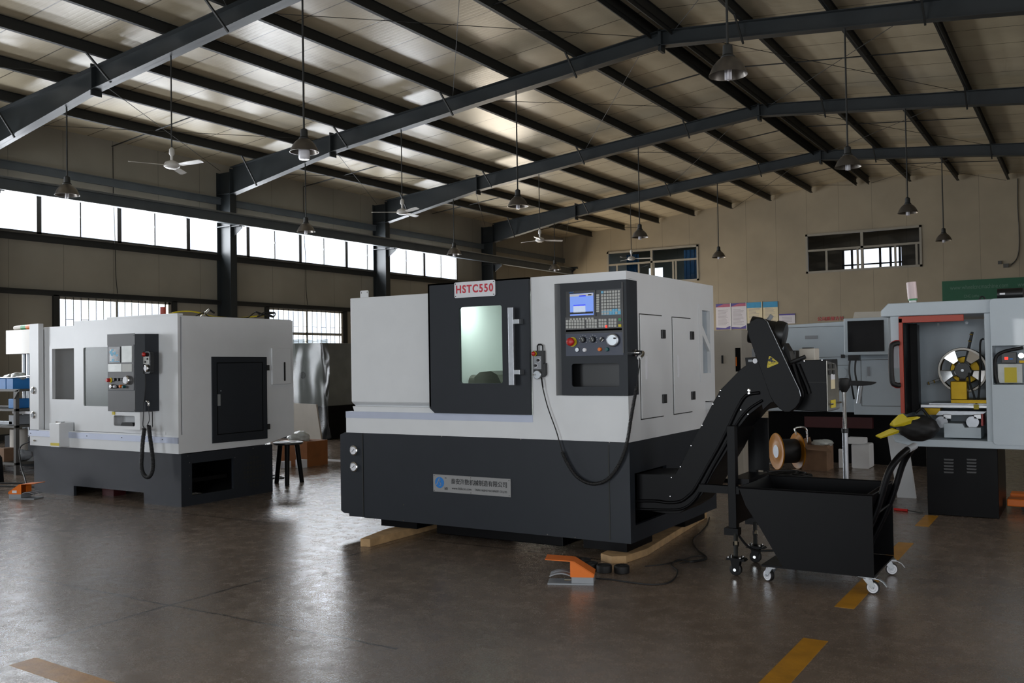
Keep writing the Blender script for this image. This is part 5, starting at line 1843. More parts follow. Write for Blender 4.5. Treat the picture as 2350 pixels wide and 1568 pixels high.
# base
bs = MB().box(-1.222, -.667, 8.79, 9.6, 0, zbm - .005).build('base', 'black_paint', wl, bevel=.006)
for cx_ in ((460, 520), (597, 657)):
    for k in range(5):
        a, b = aty(*z7(cx_[0], 1132 + k * 19), 8.79), aty(*z7(cx_[1], 1138 + k * 19), 8.79)
        MB().slab([(a[0], a[1]), (b[0], a[1]), (b[0] - .004, b[1] - .008), (a[0] + .004, b[1] - .008)], (), 'XZ', 8.782, 8.79).build('louvre', 'panel_grey', bs)
# slide table and lower parts in the bay
T = lambda x, y, Y=8.85: aty(*z9(x, y), Y)
a, b = T(305, 1120), T(1060, 1165)
MB().box(a[0], xo1 + .02, 8.85, 9.3, b[1], a[1]).build('slide_table', 'steel', wl, bevel=.003)
a, b = T(400, 1105), T(1060, 1130)
MB().box(a[0], xo1 + .02, 8.87, 9.25, a[1] - .03, a[1]).build('slide_table', 'brushed_steel', wl)
a, b = T(480, 1190), T(1050, 1235)
MB().slab([(a[0], b[1] - .01), (a[0] + .03, a[1]), (b[0], a[1]), (b[0] - .03, b[1] - .0)], (), 'XZ', 8.83, 9.2).build('way_cover', 'brushed_steel', wl)
a, b = T(590, 1320), T(1005, 1490)
MB().slab([(a[0], b[1]), (b[0], b[1]), (b[0], T(1005, 1368)[1]), (T(820, 1368)[0], T(820, 1368)[1]), (T(795, 1320)[0], a[1]), (a[0], a[1])], (), 'XZ', 8.72, 9.0).build('motor_cover', 'grey_paint', wl, bevel=.003)
for x in (560, 905):
    u, v = T(x, 1310, 8.9)
    MB().lathe([(.05, 0), (.05, .2)], (u, 8.8, v), 'Y', 20).build('ball_screw_nut', 'brushed_steel', wl, smooth=40)
    u, v = T(x + 50, 1258, 8.8)
    MB().box(u - .035, u + .03, 8.8, 8.86, v - .02, v + .02).build('clamp', 'steel', wl, bevel=.004)
a, b = T(335, 1165), T(520, 1240)
MB().box(a[0], b[0], 8.9, 9.1, b[1], a[1]).build('gold_guard', 'gold_metal', wl)
u, v = T(1008, 1290)
MB().box(u - .01, u + .006, 8.8, 9.0, v - .05, v + .05).build('red_wiper', 'red', wl)
m = MB().tube(catmull([(T(260, 1210)[0], 8.8, T(260, 1210)[1]), (T(330, 1165)[0], 8.8, T(330, 1165)[1]), (T(400, 1250)[0], 8.82, T(400, 1250)[1]), (T(460, 1310)[0], 8.82, T(460, 1310)[1]), (T(530, 1350)[0], 8.82, T(530, 1350)[1])], 5), .012, 8)
m.build('hose', 'black_rubber', wl, smooth=60)
a, b = T(905, 1120), T(965, 1175)
MB().box(a[0], b[0], 8.835, 8.85, b[1], a[1]).build('yellow_tag', 'yellow', wl)
# tool holder block
a, b = T(660, 840), T(850, 1062)
gb = MB().box(a[0], b[0], 8.72, 8.86, b[1], a[1] - .01).build('tool_block', 'gold_metal', wl, bevel=.008)
MB().box(a[0] - .0, xo1, 8.74, 9.2, T(660, 1095)[1], T(660, 1062)[1]).build('tool_block_foot', 'gold_metal', wl)
# chuck behind the wheel
cxw, czw = aty(*z9(788, 735), 9.0)
ck = MB().lathe([(.115, 0), (.125, .02), (.125, .1), (.08, .12), (.08, .3)], (cxw + .005, 9.08, czw), 'Y', 32).build('chuck', 'gold_metal', wl, smooth=40)
for (x0_, y0_, x1_, y1_) in ((850, 470, 888, 305), (520, 845, 380, 888)):
    u0q, v0q = T(x0_, y0_, 9.0)
    u1q, v1q = T(x1_, y1_, 9.0)
    h_ = MB().beam((cxw + (u0q - cxw) * .3, 9.04, czw + (v0q - czw) * .3), (u1q, 9.0, v1q), .022, .03, (0, 1, 0)).build('chuck_arm', 'black_plastic', ck, bevel=.003)
    for f_ in (.0, .5):
        MB().cyl((u0q + (u1q - u0q) * (.35 + f_ * .9), 8.97, v0q + (v1q - v0q) * (.35 + f_ * .9)), (u0q + (u1q - u0q) * (.40 + f_ * .9), 8.97, v0q + (v1q - v0q) * (.40 + f_ * .9)), .016, n=10).build('arm_band', 'gold_metal', h_)
# window box contents
oil = MB().box(wx0 + .03, wx0 + .21, YR + .05, YR + .2, wz0 + .01, wz0 + .17).build('oil_tank', 'poly_bag', wl, bevel=.004)
MB().box(wx0 + .08, wx0 + .17, YR + .047, YR + .05, wz0 + .015, wz0 + .14).build('tank_label', 'yellow', oil)
pb = MB().box(wx0 + .06, wx0 + .17, YR + .04, YR + .16, wz0 + .175, wz0 + .265).build('pump_box', 'panel_grey', wl, bevel=.004)
MB().box(wx0 + .085, wx0 + .11, YR + .037, YR + .04, wz0 + .205, wz0 + .225).build('red_display', 'led_red', pb)
MB().box(wx0 + .12, wx0 + .145, YR + .037, YR + .04, wz0 + .205, wz0 + .215).build('blue_display', 'blue', pb)
MB().lathe([(.022, 0), (.022, .02)], (wx0 + .205, YR + .06, wz0 + .235), (0, -1, 0), 20).build('gauge', 'chrome', wl)
MB().box(wx0 + .19, wx0 + .25, YR + .05, YR + .1, wz0 + .175, wz0 + .195).build('brass_fitting', 'gold_metal', wl)
MB().tube(catmull([(wx0 + .03, YR + .04, wz0 + .01), (wx0 + .01, YR + .04, wz0 + .1), (wx0 + .02, YR + .04, wz0 + .22), (wx0 + .08, YR + .04, wz0 + .27), (wx0 + .22, YR + .04, wz0 + .3)], 6), .014, 8).build('hose', 'black_rubber', wl, smooth=60)
# hanging air lines in the bay
MB().tube(catmull([(T(1025, 380)[0], 8.8, T(1025, 380)[1]), (T(985, 430)[0], 8.8, T(985, 430)[1]), (T(985, 700)[0], 8.8, T(985, 700)[1]), (T(970, 1000)[0], 8.8, T(970, 1000)[1]), (T(940, 1105)[0], 8.8, T(940, 1105)[1]), (T(910, 1000)[0], 8.8, T(910, 1000)[1]), (T(870, 880)[0], 8.8, T(870, 880)[1]), (T(860, 760)[0], 8.8, T(860, 760)[1])], 6), .008, 7).build('air_line', 'black_rubber', wl, smooth=60)
# top details
u, v = aty(2320, 686, 8.9)
fm_ = MB().lathe([(.05, 0), (.05, .19), (.03, .2)], (u - .1, 8.9, hz + .05), 'X', 24).build('top_motor', 'black_plastic', wl, smooth=40)
MB().box(u - .08, u - .04, 8.845, 8.85, hz + .045, hz + .06).build('motor_plate', 'sign_white', fm_)
MB().tube(catmull([(Rp(665, 205)[0], YR + .1, hz - .0), (Rp(680, 190)[0], YR + .1, hz + .03), (Rp(697, 195)[0], YR + .1, hz + .02), (Rp(700, 205)[0], YR + .1, hz)], 4), .007, 6).build('cable_loop', 'black_rubber', wl)
sx_ = aty(2092, 690, 8.95)[0]
MB().cyl((sx_ + .012, 8.95, hz), (sx_ + .01, 8.95, hz + .035), .03, n=18).build('beacon_base', 'sign_white', wl)
MB().cyl((sx_ + .01, 8.95, hz + .035), (sx_ + .01, 8.95, hz + .05), .038, n=18).build('beacon_ring', 'green', wl)
MB().cyl((sx_ + .01, 8.95, hz + .05), (sx_ + .0, 8.95, hz + .2), .041, n=22).build('beacon_lens', mat('beacon_lens', 'd9c4c4', .4, var=.05), wl, smooth=40)

# alloy wheel: held by the chuck, so a thing of its own
aw = thing('alloy_wheel', 'polished five-spoke alloy wheel clamped in the wheel lathe', 'wheel', (cxw, 9.0, czw))
R_ = (aty(*z9(1070, 735), 9.0)[0] - aty(*z9(505, 735), 9.0)[0]) / 2 * .98
MB().lathe([(R_, 0), (R_ + .004, .008), (R_ - .005, .02), (R_ - .012, .05), (R_ - .01, .13), (R_ + .0, .15), (R_ - .012, .15), (R_ - .024, .05), (R_ - .022, .012), (R_ - .016, .0), (R_, 0)], (cxw, 8.93, czw), 'Y', 56, cap=False).build('rim', 'dark_steel', aw, smooth=40)
for k in range(5):
    a = math.radians(54 + 72 * k)
    ca, sa = math.cos(a), math.sin(a)
    o_ = []
    prof = [(.03, .03), (R_ * .45, .027), (R_ * .93, .062)]
    sp_ = [(r_, w_) for r_, w_ in prof] + [(r_, -w_) for r_, w_ in reversed(prof)]
    vs = []
    for dep in (0, .03):
        for r_, w_ in sp_:
            bow = -.012 * math.sin(PI * min(1, r_ / R_)) + (.03 if r_ < .05 else 0)
            vs.append((cxw + r_ * ca - w_ * sa, 8.935 + dep + bow, czw + r_ * sa + w_ * ca))
    fs = [(0, 1, 4, 5), (1, 2, 3, 4), (6, 11, 10, 7), (7, 10, 9, 8)] + [(i, (i + 1) % 6, (i + 1) % 6 + 6, i + 6) for i in range(6)]
    MB().add(vs, fs).build('spoke', 'chrome', aw, bevel=.005)
MB().lathe([(.062, 0), (.068, .01), (.068, .05)], (cxw, 8.93, czw), 'Y', 30).build('hub', 'black_plastic', aw, smooth=40)
MB().lathe([(.012, 0), (.012, .01)], (cxw, 8.92, czw), 'Y', 12).build('hub_bolt', 'zinc', aw)

# black bag with yellow flaps on the tray
bx_, bz_ = aty(*z7(330, 940), 8.5)
bg_ = thing('tool_bag', 'black bag with torn yellow flaps lying on the wheel lathe tray above the cart handle', 'bag', (bx_, 8.5, bz_ - .1))
def blob(c, r, seed, amp=.12, n=20, sz=(1, 1, 1)):
    rr_ = random.Random(seed)
    ph = [rr_.random() * 6 for _ in range(6)]
    m = MB()
    vs, fs = [], []
    for i in range(n + 1):
        th = PI * i / n
        for j in range(2 * n):
            fi = PI * j / n
            d = Vector((math.sin(th) * math.cos(fi), math.sin(th) * math.sin(fi), math.cos(th)))
            k = 1 + amp * (math.sin(3 * d.x + ph[0]) * math.cos(4 * d.y + ph[1]) + .5 * math.sin(9 * d.z + ph[2]) * math.cos(7 * d.x + ph[3]) + .3 * math.sin(15 * d.y + ph[4]))
            vs.append((c[0] + d.x * r * k * sz[0], c[1] + d.y * r * k * sz[1], c[2] + d.z * r * k * sz[2]))
    for i in range(n):
        for j in range(2 * n):
            j2 = (j + 1) % (2 * n)
            fs.append((i * 2 * n + j, (i + 1) * 2 * n + j, (i + 1) * 2 * n + j2, i * 2 * n + j2))
    return m.add(vs, fs)


zt_tray = zo0
blob((bx_ - .04, 8.52, zt_tray + .1), .11, 4, .1, 16, (1.6, 1.0, .95)).build('bag_body', 'black_rubber', bg_, smooth=60)
Bq = lambda x, y, Y: (aty(*z7(x, y), Y)[0], Y, aty(*z7(x, y), Y)[1])
def flap(pts, name, Y):
    top_ = [Bq(x, y, Y + dy) for x, y, dy in pts]
    n_ = len(top_)
    vs = top_ + [(x, y + .008, z - .01) for x, y, z in top_]
    fs = [tuple(range(n_)), tuple(range(2 * n_ - 1, n_ - 1, -1))] + [(i, (i + 1) % n_, (i + 1) % n_ + n_, i + n_) for i in range(n_)]
    MB().add(vs, fs).build(name, 'yellow', bg_)


flap([(135, 925, 0), (150, 905, .0), (190, 868, .03), (215, 862, .05), (240, 885, .05), (300, 878, .06), (342, 888, .08), (270, 900, .04), (262, 915, .02), (215, 930, .0), (160, 935, 0)], 'yellow_flap', 8.4)
flap([(50, 992, -.02), (130, 955, 0), (150, 948, .02), (192, 962, .02), (185, 972, .0), (80, 1005, -.02)], 'yellow_flap', 8.42)
MB().beam(Bq(140, 935, 8.45), Bq(260, 940, 8.45), .03, .03).build('strap', 'black_rubber', bg_)

# orange pallet truck forks
pt = thing('pallet_truck', 'pair of orange pallet truck forks beside the wheel lathe base', 'pallet truck', (.1, 9.3, 0))
for y0_, z_t in ((9.25, .11), (9.65, .11)):
    fk = MB().box(-.64, .62, y0_, y0_ + .16, .045, z_t).build('fork', 'orange', pt, bevel=.008)
    MB().cyl((-.5, y0_ + .03, .035), (-.5, y0_ + .13, .035), .035, n=14).build('fork_roller', 'black_rubber', fk)
MB().box(.62, .75, 9.2, 9.86, .05, .5).build('pump_frame', 'orange', pt, bevel=.01)
MB().cyl((.68, 9.4, .06), (.68, 9.6, .06), .06, n=16).build('steer_wheel', 'black_rubber', pt)
MB().cyl((.7, 9.53, .5), (.85, 9.53, 1.2), .018, n=10).build('tow_bar', 'orange', pt)
# white board leaning behind
tag(MB().slab([(-1.62, .0), (-1.45, .0), (-1.52, .62), (-1.7, .62)], (), 'XZ', 9.7, 9.74).build('foam_board', 'foam'), 'white board leaning behind the dark base of the wheel lathe', 'board')

# ------------------------------------------------------------------ machine behind, with the monitor
Y2 = 12.4
gm = thing('grinding_machine', 'long pale grey machine with a large dark monitor behind the conveyor', 'machine', (-2.9, 13, 0))
m = MB()
m.slab([(-3.75, .67), (-1.5, .66), (-1.5, 1.84), (-2.6, 1.84), (-3.56, 1.81), (-3.75, 1.74)], (), 'XZ', Y2, 13.9)
m.build('housing', 'grey_paint', gm, bevel=.008)
for z_, z2_ in ((1.775, 1.78), (1.375, 1.38), (1.27, 1.274)):
    MB().box(-3.6, -2.6, Y2 - .002, Y2 + .0, z_, z2_).build('panel_seam', 'dark_frame', gm)
MB().box(-3.16, -3.0, Y2 - .008, Y2, 1.62, 1.665).build('grip', 'grey_plastic', gm)
MB().box(-2.71, -2.66, Y2 - .012, Y2, 1.365, 1.41).build('latch', 'black_plastic', gm)
MB().lathe([(.07, 0), (.07, .01)], (-2.71, Y2, 1.17), (0, -1, 0), 24).build('round_boss', 'grey_paint', gm)
m = MB().box(-2.555, -1.6, Y2 - .05, Y2 - .001, .64, 1.36).build('lower_door', 'grey_paint', gm, bevel=.005)
MB().slab(rect(-2.46, .75, -1.7, 1.34), [rect(-2.455, .755, -1.705, 1.335)], 'XZ', Y2 - .052, Y2 - .05).build('door_seam', 'dark_frame', m)
MB().box(-2.38, -2.35, Y2 - .06, Y2 - .05, 1.13, 1.25).build('door_pull', 'grey_plastic', m)
# monitor box turned slightly
k = thing('operator_monitor', '', '', (0, 0, 0)) if False else None
a = [(-2.6, 12.08), (-2.06, 12.0), (-1.97, 12.3), (-2.56, 12.36)]
mbx = MB().slab(a, (), 'XY', 1.40, 1.86).build('monitor_housing', 'grey_paint', gm, bevel=.008)
# dark screen flush on its front
d_ = Vector((a[1][0] - a[0][0], a[1][1] - a[0][1], 0)).normalized()
nrm = Vector((d_.y, -d_.x, 0))
P0 = Vector((a[0][0], a[0][1], 0))
s0, s1 = P0 + d_ * .05 + nrm * .006, P0 + d_ * .495 + nrm * .006
vs = [(s0.x, s0.y, 1.44), (s1.x, s1.y, 1.44), (s1.x, s1.y, 1.825), (s0.x, s0.y, 1.825)]
vs += [(x + .012 * d_.y * -1, y + .012 * d_.x, z) for x, y, z in vs]
MB().add(vs, [(0, 1, 2, 3), (7, 6, 5, 4), (0, 4, 5, 1), (1, 5, 6, 2), (2, 6, 7, 3), (3, 7, 4, 0)]).build('monitor_screen', 'screen_off', mbx)
MB().slab([(-2.5, 1.86), (-2.1, 1.86), (-2.1, 1.935), (-2.48, 1.94)], (), 'XZ', 12.15, 12.35).build('monitor_cowl', 'beige_paint', gm, bevel=.004)
MB().box(-2.55, -2.42, 12.05, 12.15, 1.33, 1.40).build('monitor_bracket', 'black_plastic', gm)
for x_ in (-2.53, -2.46):
    MB().tube(catmull([(x_, 12.08, 1.36), (x_ - .01, 12.05, 1.2), (x_ + .02, 12.05, 1.0), (x_ + .03, 12.1, .85)], 5), .012, 6).build('monitor_cable', 'black_rubber', gm, smooth=60)
MB().cyl((-2.44, 12.05, .8), (-2.40, 12.05, 1.05), .028, n=12).build('cable_sleeve', 'zinc', gm, smooth=60)
MB().box(-3.7, -1.5, Y2 + .1, 13.9, .0, .655).build('machine_base', 'black_paint', gm)
MB().box(-3.2, -2.35, Y2 + .02, Y2 + .1, .46, .6).build('red_band', 'dull_red', gm)
# tall beige cabinet
bc = thing('control_cabinet', 'tall beige cabinet between the centre machine and the conveyor', 'cabinet', (-3.4, 10.3, 0))
MB().box(-3.62, -3.24, 10.0, 10.7, .05, 1.7).build('cabinet_body', 'beige_paint', bc, bevel=.006)
MB().box(-3.60, -3.26, 10.05, 10.65, 0, .05).build('plinth', 'black_paint', bc)
m = MB().box(-3.47, -3.45, 9.99, 10.0, 1.33, 1.42).build('door_slot', 'black_plastic', bc)
m = MB().box(-3.31, -3.255, 9.992, 10.0, 1.24, 1.5).build('door_opening', 'black_paint', bc)
MB().box(-3.305, -3.295, 9.985, 9.992, 1.3, 1.4).build('orange_handle', 'orange', m)
bc2 = thing('wrapped_sheet', 'tall grey wrapped panel with a red printed strip beside the beige cabinet', 'panel', (-3.1, 10.9, 0))
MB().box(-3.72, -3.43, 10.9, 10.95, 0, 1.72).build('sheet_face', 'poly_bag', bc2)
MB().box(-3.62, -3.44, 10.89, 10.9, 1.62, 1.72).build('printed_strip', 'sign_white', bc2)
text('lettering', 'Tai', .07, 'text_red', bc2, (-3.6, 10.888, 1.64))

# ------------------------------------------------------------------ small things on the floor behind
c0 = Vector((-3.30, 11.46, .225))
axd = Vector((.77, .64, 0)).normalized()
rl_ = thing('cable_reel', 'orange cable reel wound with black cable standing behind the chip cart', 'cable reel', (c0.x, c0.y, 0))
for t_ in (0, .27):
    o = c0 + axd * t_
    prof = [(.225, -.006), (.23, .0), (.225, .006), (.2, .008), (.17, .014), (.12, .016), (.09, .008), (.06, .008)]
    MB().lathe([(.05, -.008), (.085, -.008), (.12, 0.006), (.165, .004), (.195, -.004), (.222, -.008), (.228, 0), (.222, .008), (.195, .008), (.165, .014), (.12, .016), (.085, .006), (.05, .006), (.05, -.008)], o, axd, 40, cap=False).build('reel_flange', 'amber', rl_, smooth=40)
MB().cyl(c0, c0 + axd * .27, .05, n=20).build('reel_core', 'grey_plastic', rl_)
MB().cyl(c0 - axd * .01, c0 - axd * .004, .08, n=24).build('hub_plate', 'zinc', rl_)
MB().lathe([(.145, .015), (.15, .03), (.15, .24), (.145, .255)], c0, axd, 40).build('wound_cable', 'black_rubber', rl_, smooth=40)
m = MB()
m.tube(catmull([c0 + axd * .27 + Vector((0, 0, .2)), c0 + axd * .3 + Vector((-.05, 0, .27)), c0 + axd * .34 + Vector((0, 0, .29)), c0 + axd * .38 + Vector((.02, 0, .25)), c0 + axd * .38 + Vector((.02, 0, .1))], 5), .012, 8)
m.build('reel_handle', 'chrome', rl_, smooth=60)
cx_, cy_ = atz(1790, 1095)
m = MB().tube(catmull(tangle(cx_ + .05, cy_ + .05, .34, .2, 46, .006, .05, 21), 5), .0075, 5)
tag(m.build('cable_heap', 'black_rubber', smooth=60), 'heap of loose black cable on the floor under the orange reel', 'cable')
b_ = thing('carton', 'open brown cardboard box with raised flaps right of the orange reel', 'box', (-2.85, 11.75, 0))
MB().box(-3.02, -2.72, 11.55, 11.9, 0, .3).build('box_body', 'cardboard', b_)
for pts in ([(-3.02, .3), (-3.04, .34), (-3.0, .38), (-2.98, .3)],):
    MB().slab(pts, (), 'XZ', 11.6, 11.9).build('flap', 'cardboard', b_)
MB().add([(-3.0, 11.55, .3), (-2.72, 11.55, .3), (-2.62, 11.35, .25), (-2.9, 11.35, .27), (-3.0, 11.55, .305), (-2.72, 11.55, .305), (-2.62, 11.35, .255), (-2.9, 11.35, .275)], [(0, 1, 2, 3), (7, 6, 5, 4), (0, 4, 5, 1), (1, 5, 6, 2), (2, 6, 7, 3), (3, 7, 4, 0)]).build('flap', 'cardboard', b_)
blob((-2.82, 11.75, .32), .09, 9, .2, 12, (1.4, 1.2, .5)).build('plastic_packing', 'poly_bag', b_, smooth=60)
tag(MB().slab(rrect(-2.52, .0, -2.31, .3, .02), (), 'XZ', 11.98, 12.25).build('foam_block', 'foam', bevel=.01), 'large white foam block standing on the floor behind the steel stand', 'foam block', 'white foam packing')
tag(MB().slab(rrect(-2.58, .302, -2.36, .375, .015), (), 'XZ', 11.95, 12.15).build('foam_block', 'foam', bevel=.01), 'flat white foam piece lying on top of the large foam block', 'foam block', 'white foam packing')
tag(MB().slab([(-2.66, .0), (-2.57, .0), (-2.57, .22), (-2.66, .24)], (), 'XZ', 11.9, 11.96).build('foam_block', 'foam', bevel=.01), 'small foam slab standing left of the steel stand', 'foam block', 'white foam packing')
tag(MB().box(-3.9, -3.55, 11.9, 12.1, 0, .004).build('paper_sheet', 'sign_white'), 'white paper sheet on the floor left of the orange reel', 'paper')
# telescopic stand
YS = 7.6
sxp = aty(1942, 1100, YS)[0]
sd = thing('telescopic_stand', 'chrome telescopic stand with a black tee head behind the chip cart', 'stand', (sxp, YS, 0))
zA = aty(1940, 985, YS)[1]
zB_ = aty(1939, 890, YS)[1]
MB().cyl((sxp, YS, .03), (sxp, YS, zA), .022, n=20).build('lower_tube', 'brushed_steel', sd, smooth=60)
MB().cyl((sxp, YS, zA), (sxp, YS, zB_), .015, n=18).build('upper_tube', 'chrome', sd, smooth=60)
MB().cyl((sxp, YS, zA - .03), (sxp, YS, zA + .005), .026, n=18).build('clamp_collar', 'black_plastic', sd)
for k in range(3):
    a = math.radians(90 + 120 * k)
    MB().beam((sxp, YS, .05), (sxp + .28 * math.cos(a), YS + .28 * math.sin(a), .015), .04, .025).build('foot', 'black_paint', sd)
MB().lathe([(.02, -.07), (.045, -.03), (.05, 0), (.045, .035), (.03, .04)], (sxp, YS, zB_ + .035), 'Z', 20).build('head', 'black_rubber', sd, smooth=40)
MB().slab([(sxp - .1, zB_ + .02), (sxp + .14, zB_ + .015), (sxp + .2, zB_ + .02), (sxp + .24, zB_ + .035), (sxp + .24, zB_ + .045), (sxp + .1, zB_ + .055), (sxp - .1, zB_ + .055)], (), 'XZ', YS - .02, YS + .02).build('tee_arm', 'black_rubber', sd, bevel=.004)
MB().cyl((sxp - .03, YS - .02, zB_), (sxp - .055, YS - .03, zB_ - .12), .005, n=8).build('release_lever', 'black_plastic', sd)
MB().sphere((sxp - .058, YS - .03, zB_ - .13), .02, 12, 1.3).build('lever_knob', 'black_plastic', sd, smooth=60)
# ------------------------------------------------------------------ end wall: posters, lettering, banner, conduit
YW = YE - .001
PW = [(1642, 1676, 'poster_white', 'poster_pink', 'poster_violet', 'white notice with a pink header, first from the left in the row of four'),
      (1677, 1712, 'poster_white', 'poster_pink', 'poster_violet', 'white notice with a pink header, second in the row of four'),
      (1713, 1748, 'poster_cream', 'poster_blue', None, 'cream notice with a blue header, third in the row of four'),
      (1750, 1785, 'poster_cream', 'poster_blue', None, 'cream notice with a blue header, rightmost of the row of four')]
for i, (a, b, pm, hm_, vm, lab) in enumerate(PW):
    x0, x1 = aty(a, 700, YE)[0] + .02, aty(b, 700, YE)[0]
    p = thing('wall_notice', lab, 'poster', (x0, YE, 2.4), 'notices in a row on the end wall')
    MB().box(x0, x1, YW - .02, YW, 2.42, 3.36).build('notice_board', pm, p)
    MB().box(x0, x1, YW - .022, YW - .02, 3.24 if vm else 3.16, 3.36).build('header', hm_, p)
    if vm:
        MB().slab([(x0, 3.36), (x0, 3.24), (x0 + .15, 3.3), (x0 + .3, 3.345), (x1, 3.345), (x1, 3.36)], (), 'XZ', YW - .024, YW - .022).build('header_wave', vm, p)
        MB().slab([(x0, 2.42), (x1, 2.42), (x1, 2.55), (x0 + .35, 2.47), (x0, 2.5)], (), 'XZ', YW - .022, YW - .02).build('footer', 'screen_blue_print' if False else 'poster_violet', p)
    rr = random.Random(i)
    m = MB()
    for k in range(13):
        z = 3.12 - k * .045
        w_ = (x1 - x0) * (.5 + .3 * rr.random())
        m.box(x0 + .07, x0 + .07 + w_ * .95, YW - .0215, YW - .02, z, z + .012)
    m.build('printed_lines', 'poster_grey', p)
    if i < 3:
        MB().box(x1 + .0, x1 + .025, YW - .03, YW, 2.38, 3.38).build('divider', 'foam' if i < 2 else 'poster_cream', p)
p = thing('wall_notice', 'low white notice with a blue top edge, right of the row of four', 'poster', (-9.0, YE, 2.5))
MB().box(-9.3, -8.74, YW - .02, YW, 2.55, 2.9).build('notice_board', 'poster_white', p)
MB().box(-9.3, -8.74, YW - .022, YW - .02, 2.85, 2.9).build('header', 'poster_violet', p)
m = MB()
for k in range(4):
    m.box(-9.2, -8.85, YW - .0215, YW - .02, 2.77 - k * .05, 2.782 - k * .05)
m.build('printed_lines', 'poster_grey', p)
s = text('wall_lettering', '公司质量方针', .15, 'text_red', None, (-7.98, YE - .012, 2.62), depth=.006)
tag(s, 'red Chinese characters on the end wall above the monitor machine', 'lettering')
bn = thing('banner', 'green banner with white web address on the end wall at the right', 'banner', (-2.5, YE, 3.1))
MB().box(-3.98, 2.2, YE - .04, YE - .002, 2.75, 3.75).build('banner_sheet', 'banner_green', bn)
text('lettering', 'www.wheelcncmachine.com', .2, 'banner_text', bn, (-3.75, YE - .043, 3.46), xs=.73, depth=.001)
text('lettering', 'CNC Lathe', .13, 'banner_text', bn, (-3.35, YE - .043, 3.19), xs=.72, depth=.001)
text('lettering', 'www.wheelcncmachine.com', .2, 'banner_text', bn, (-1.82, YE - .043, 3.46), xs=.73, depth=.001)
text('lettering', 'Wheel Machine', .13, 'banner_text', bn, (-2.3, YE - .043, 3.22), xs=.72, depth=.001)
m = MB().tube(catmull([(-1.74, YE - .03, 6.85), (-1.76, YE - .03, 6.0), (-1.74, YE - .03, 5.0), (-1.8, YE - .03, 4.4), (-2.0, YE - .04, 4.14)], 5), .018, 6)
cdt = m.build('wall_conduit', 'dark_frame', smooth=60)
tag(cdt, 'thin conduit running down the end wall above the green banner', 'conduit')
MB().box(-2.2, -2.05, YE - .08, YE, 4.08, 4.2).build('switch_box', 'dark_frame', cdt)
MB().box(-2.35, -2.25, YE - .06, YE, 4.2, 4.3).build('switch_box', 'dark_frame', cdt)
# hanging wires on the left wall
for (px, lab) in ((262, 'thin wire hanging down the left wall above the left machine'), (699, 'thin wire hanging down the left wall in the second bay')):
    y_ = atx(px, 560, XL + .05)[0]
    tag(MB().tube(catmull([(XL + .03, y_, 6.2), (XL + .03, y_ + .01, 5.0), (XL + .08, y_, 4.2), (XL + .06, y_ + .03, 3.4), (XL + .09, y_ + .05, 3.0)], 5), .008, 5).build('hanging_wire', 'structure_black', smooth=60), lab, 'wire')
# bracket in the far corner
struct(MB().beam((-17.9, 32.5, 4.5), (-17.2, 32.5, 5.0), .06, .06).box(-18, -17.1, 32.45, 32.55, 5.0, 5.08).build('beam_bracket', 'structure_steel'))

# ------------------------------------------------------------------ wrapped machines by the left wall
a = thing('wrapped_machine', 'grey machine under clear film right behind the left machine', 'machine', (-12.2, 13, 0))
MB().slab([(-13.4, .62), (-11.83, .62), (-11.83, 1.1), (-11.9, 1.78), (-13.4, 1.8)], (), 'XZ', 12.5, 13.9).build('hood', 'wrapped_grey', a, bevel=.01)
MB().box(-13.3, -11.85, 12.6, 13.8, 0, .62).build('base', 'black_paint', a)
MB().lathe([(.065, 0), (.065, .004)], (-12.34, 12.5, 1.19), (0, -1, 0), 24).build('round_hole', 'structure_black', a)
fv, ff = [], []
rr = random.Random(5)
xs_ = [-12.6, -12.4, -12.2, -12.0, -11.85, -11.74, -11.66]
for zi, z in enumerate((1.84, 1.5, 1.1, .7, .3, .06)):
    for xi, x in enumerate(xs_):
        fv.append((x + (.03 * zi if xi > 3 else 0) + rr.uniform(-.02, .02), 12.42 - .02 * zi + rr.uniform(-.04, .04), z + rr.uniform(-.02, .02)))
for zi in range(5):
    for xi in range(len(xs_) - 1):
        q = zi * len(xs_) + xi
        ff.append((q, q + 1, q + 1 + len(xs_), q + len(xs_)))
MB().add(fv, ff).build('plastic_film', 'plastic_film', a, smooth=30)
a = thing('wrapped_machine', 'pale machine with two round holes under film, left of the centre machine', 'machine', (-13.4, 15.2, 0))
MB().box(-13.95, -13.5, 14.7, 15.9, .6, 1.72).build('film_covered_side', 'wrapped_grey', a, bevel=.01)
MB().box(-13.5, -12.0, 14.72, 15.9, .58, 1.7).build('front_panel', 'beige_paint', a, bevel=.006)
MB().box(-13.9, -12.1, 14.8, 15.8, 0, .6).build('base', 'black_paint', a)
for z in (1.5, .79):
    MB().lathe([(.075, 0), (.075, .004)], (-13.31, 14.72, z), (0, -1, 0), 24).build('round_hole', 'structure_black', a)
MB().lathe([(.015, 0), (.015, .004)], (-13.28, 14.72, 1.22), (0, -1, 0), 10).build('small_hole', 'structure_black', a)
tag(MB().slab([(-10.6, .0), (-9.85, .0), (-10.0, .78), (-10.6, .8)], (), 'XZ', 10.4, 10.43).build('leaning_panel', 'beige_paint'), 'beige panel leaning on the floor behind the left machine', 'panel')

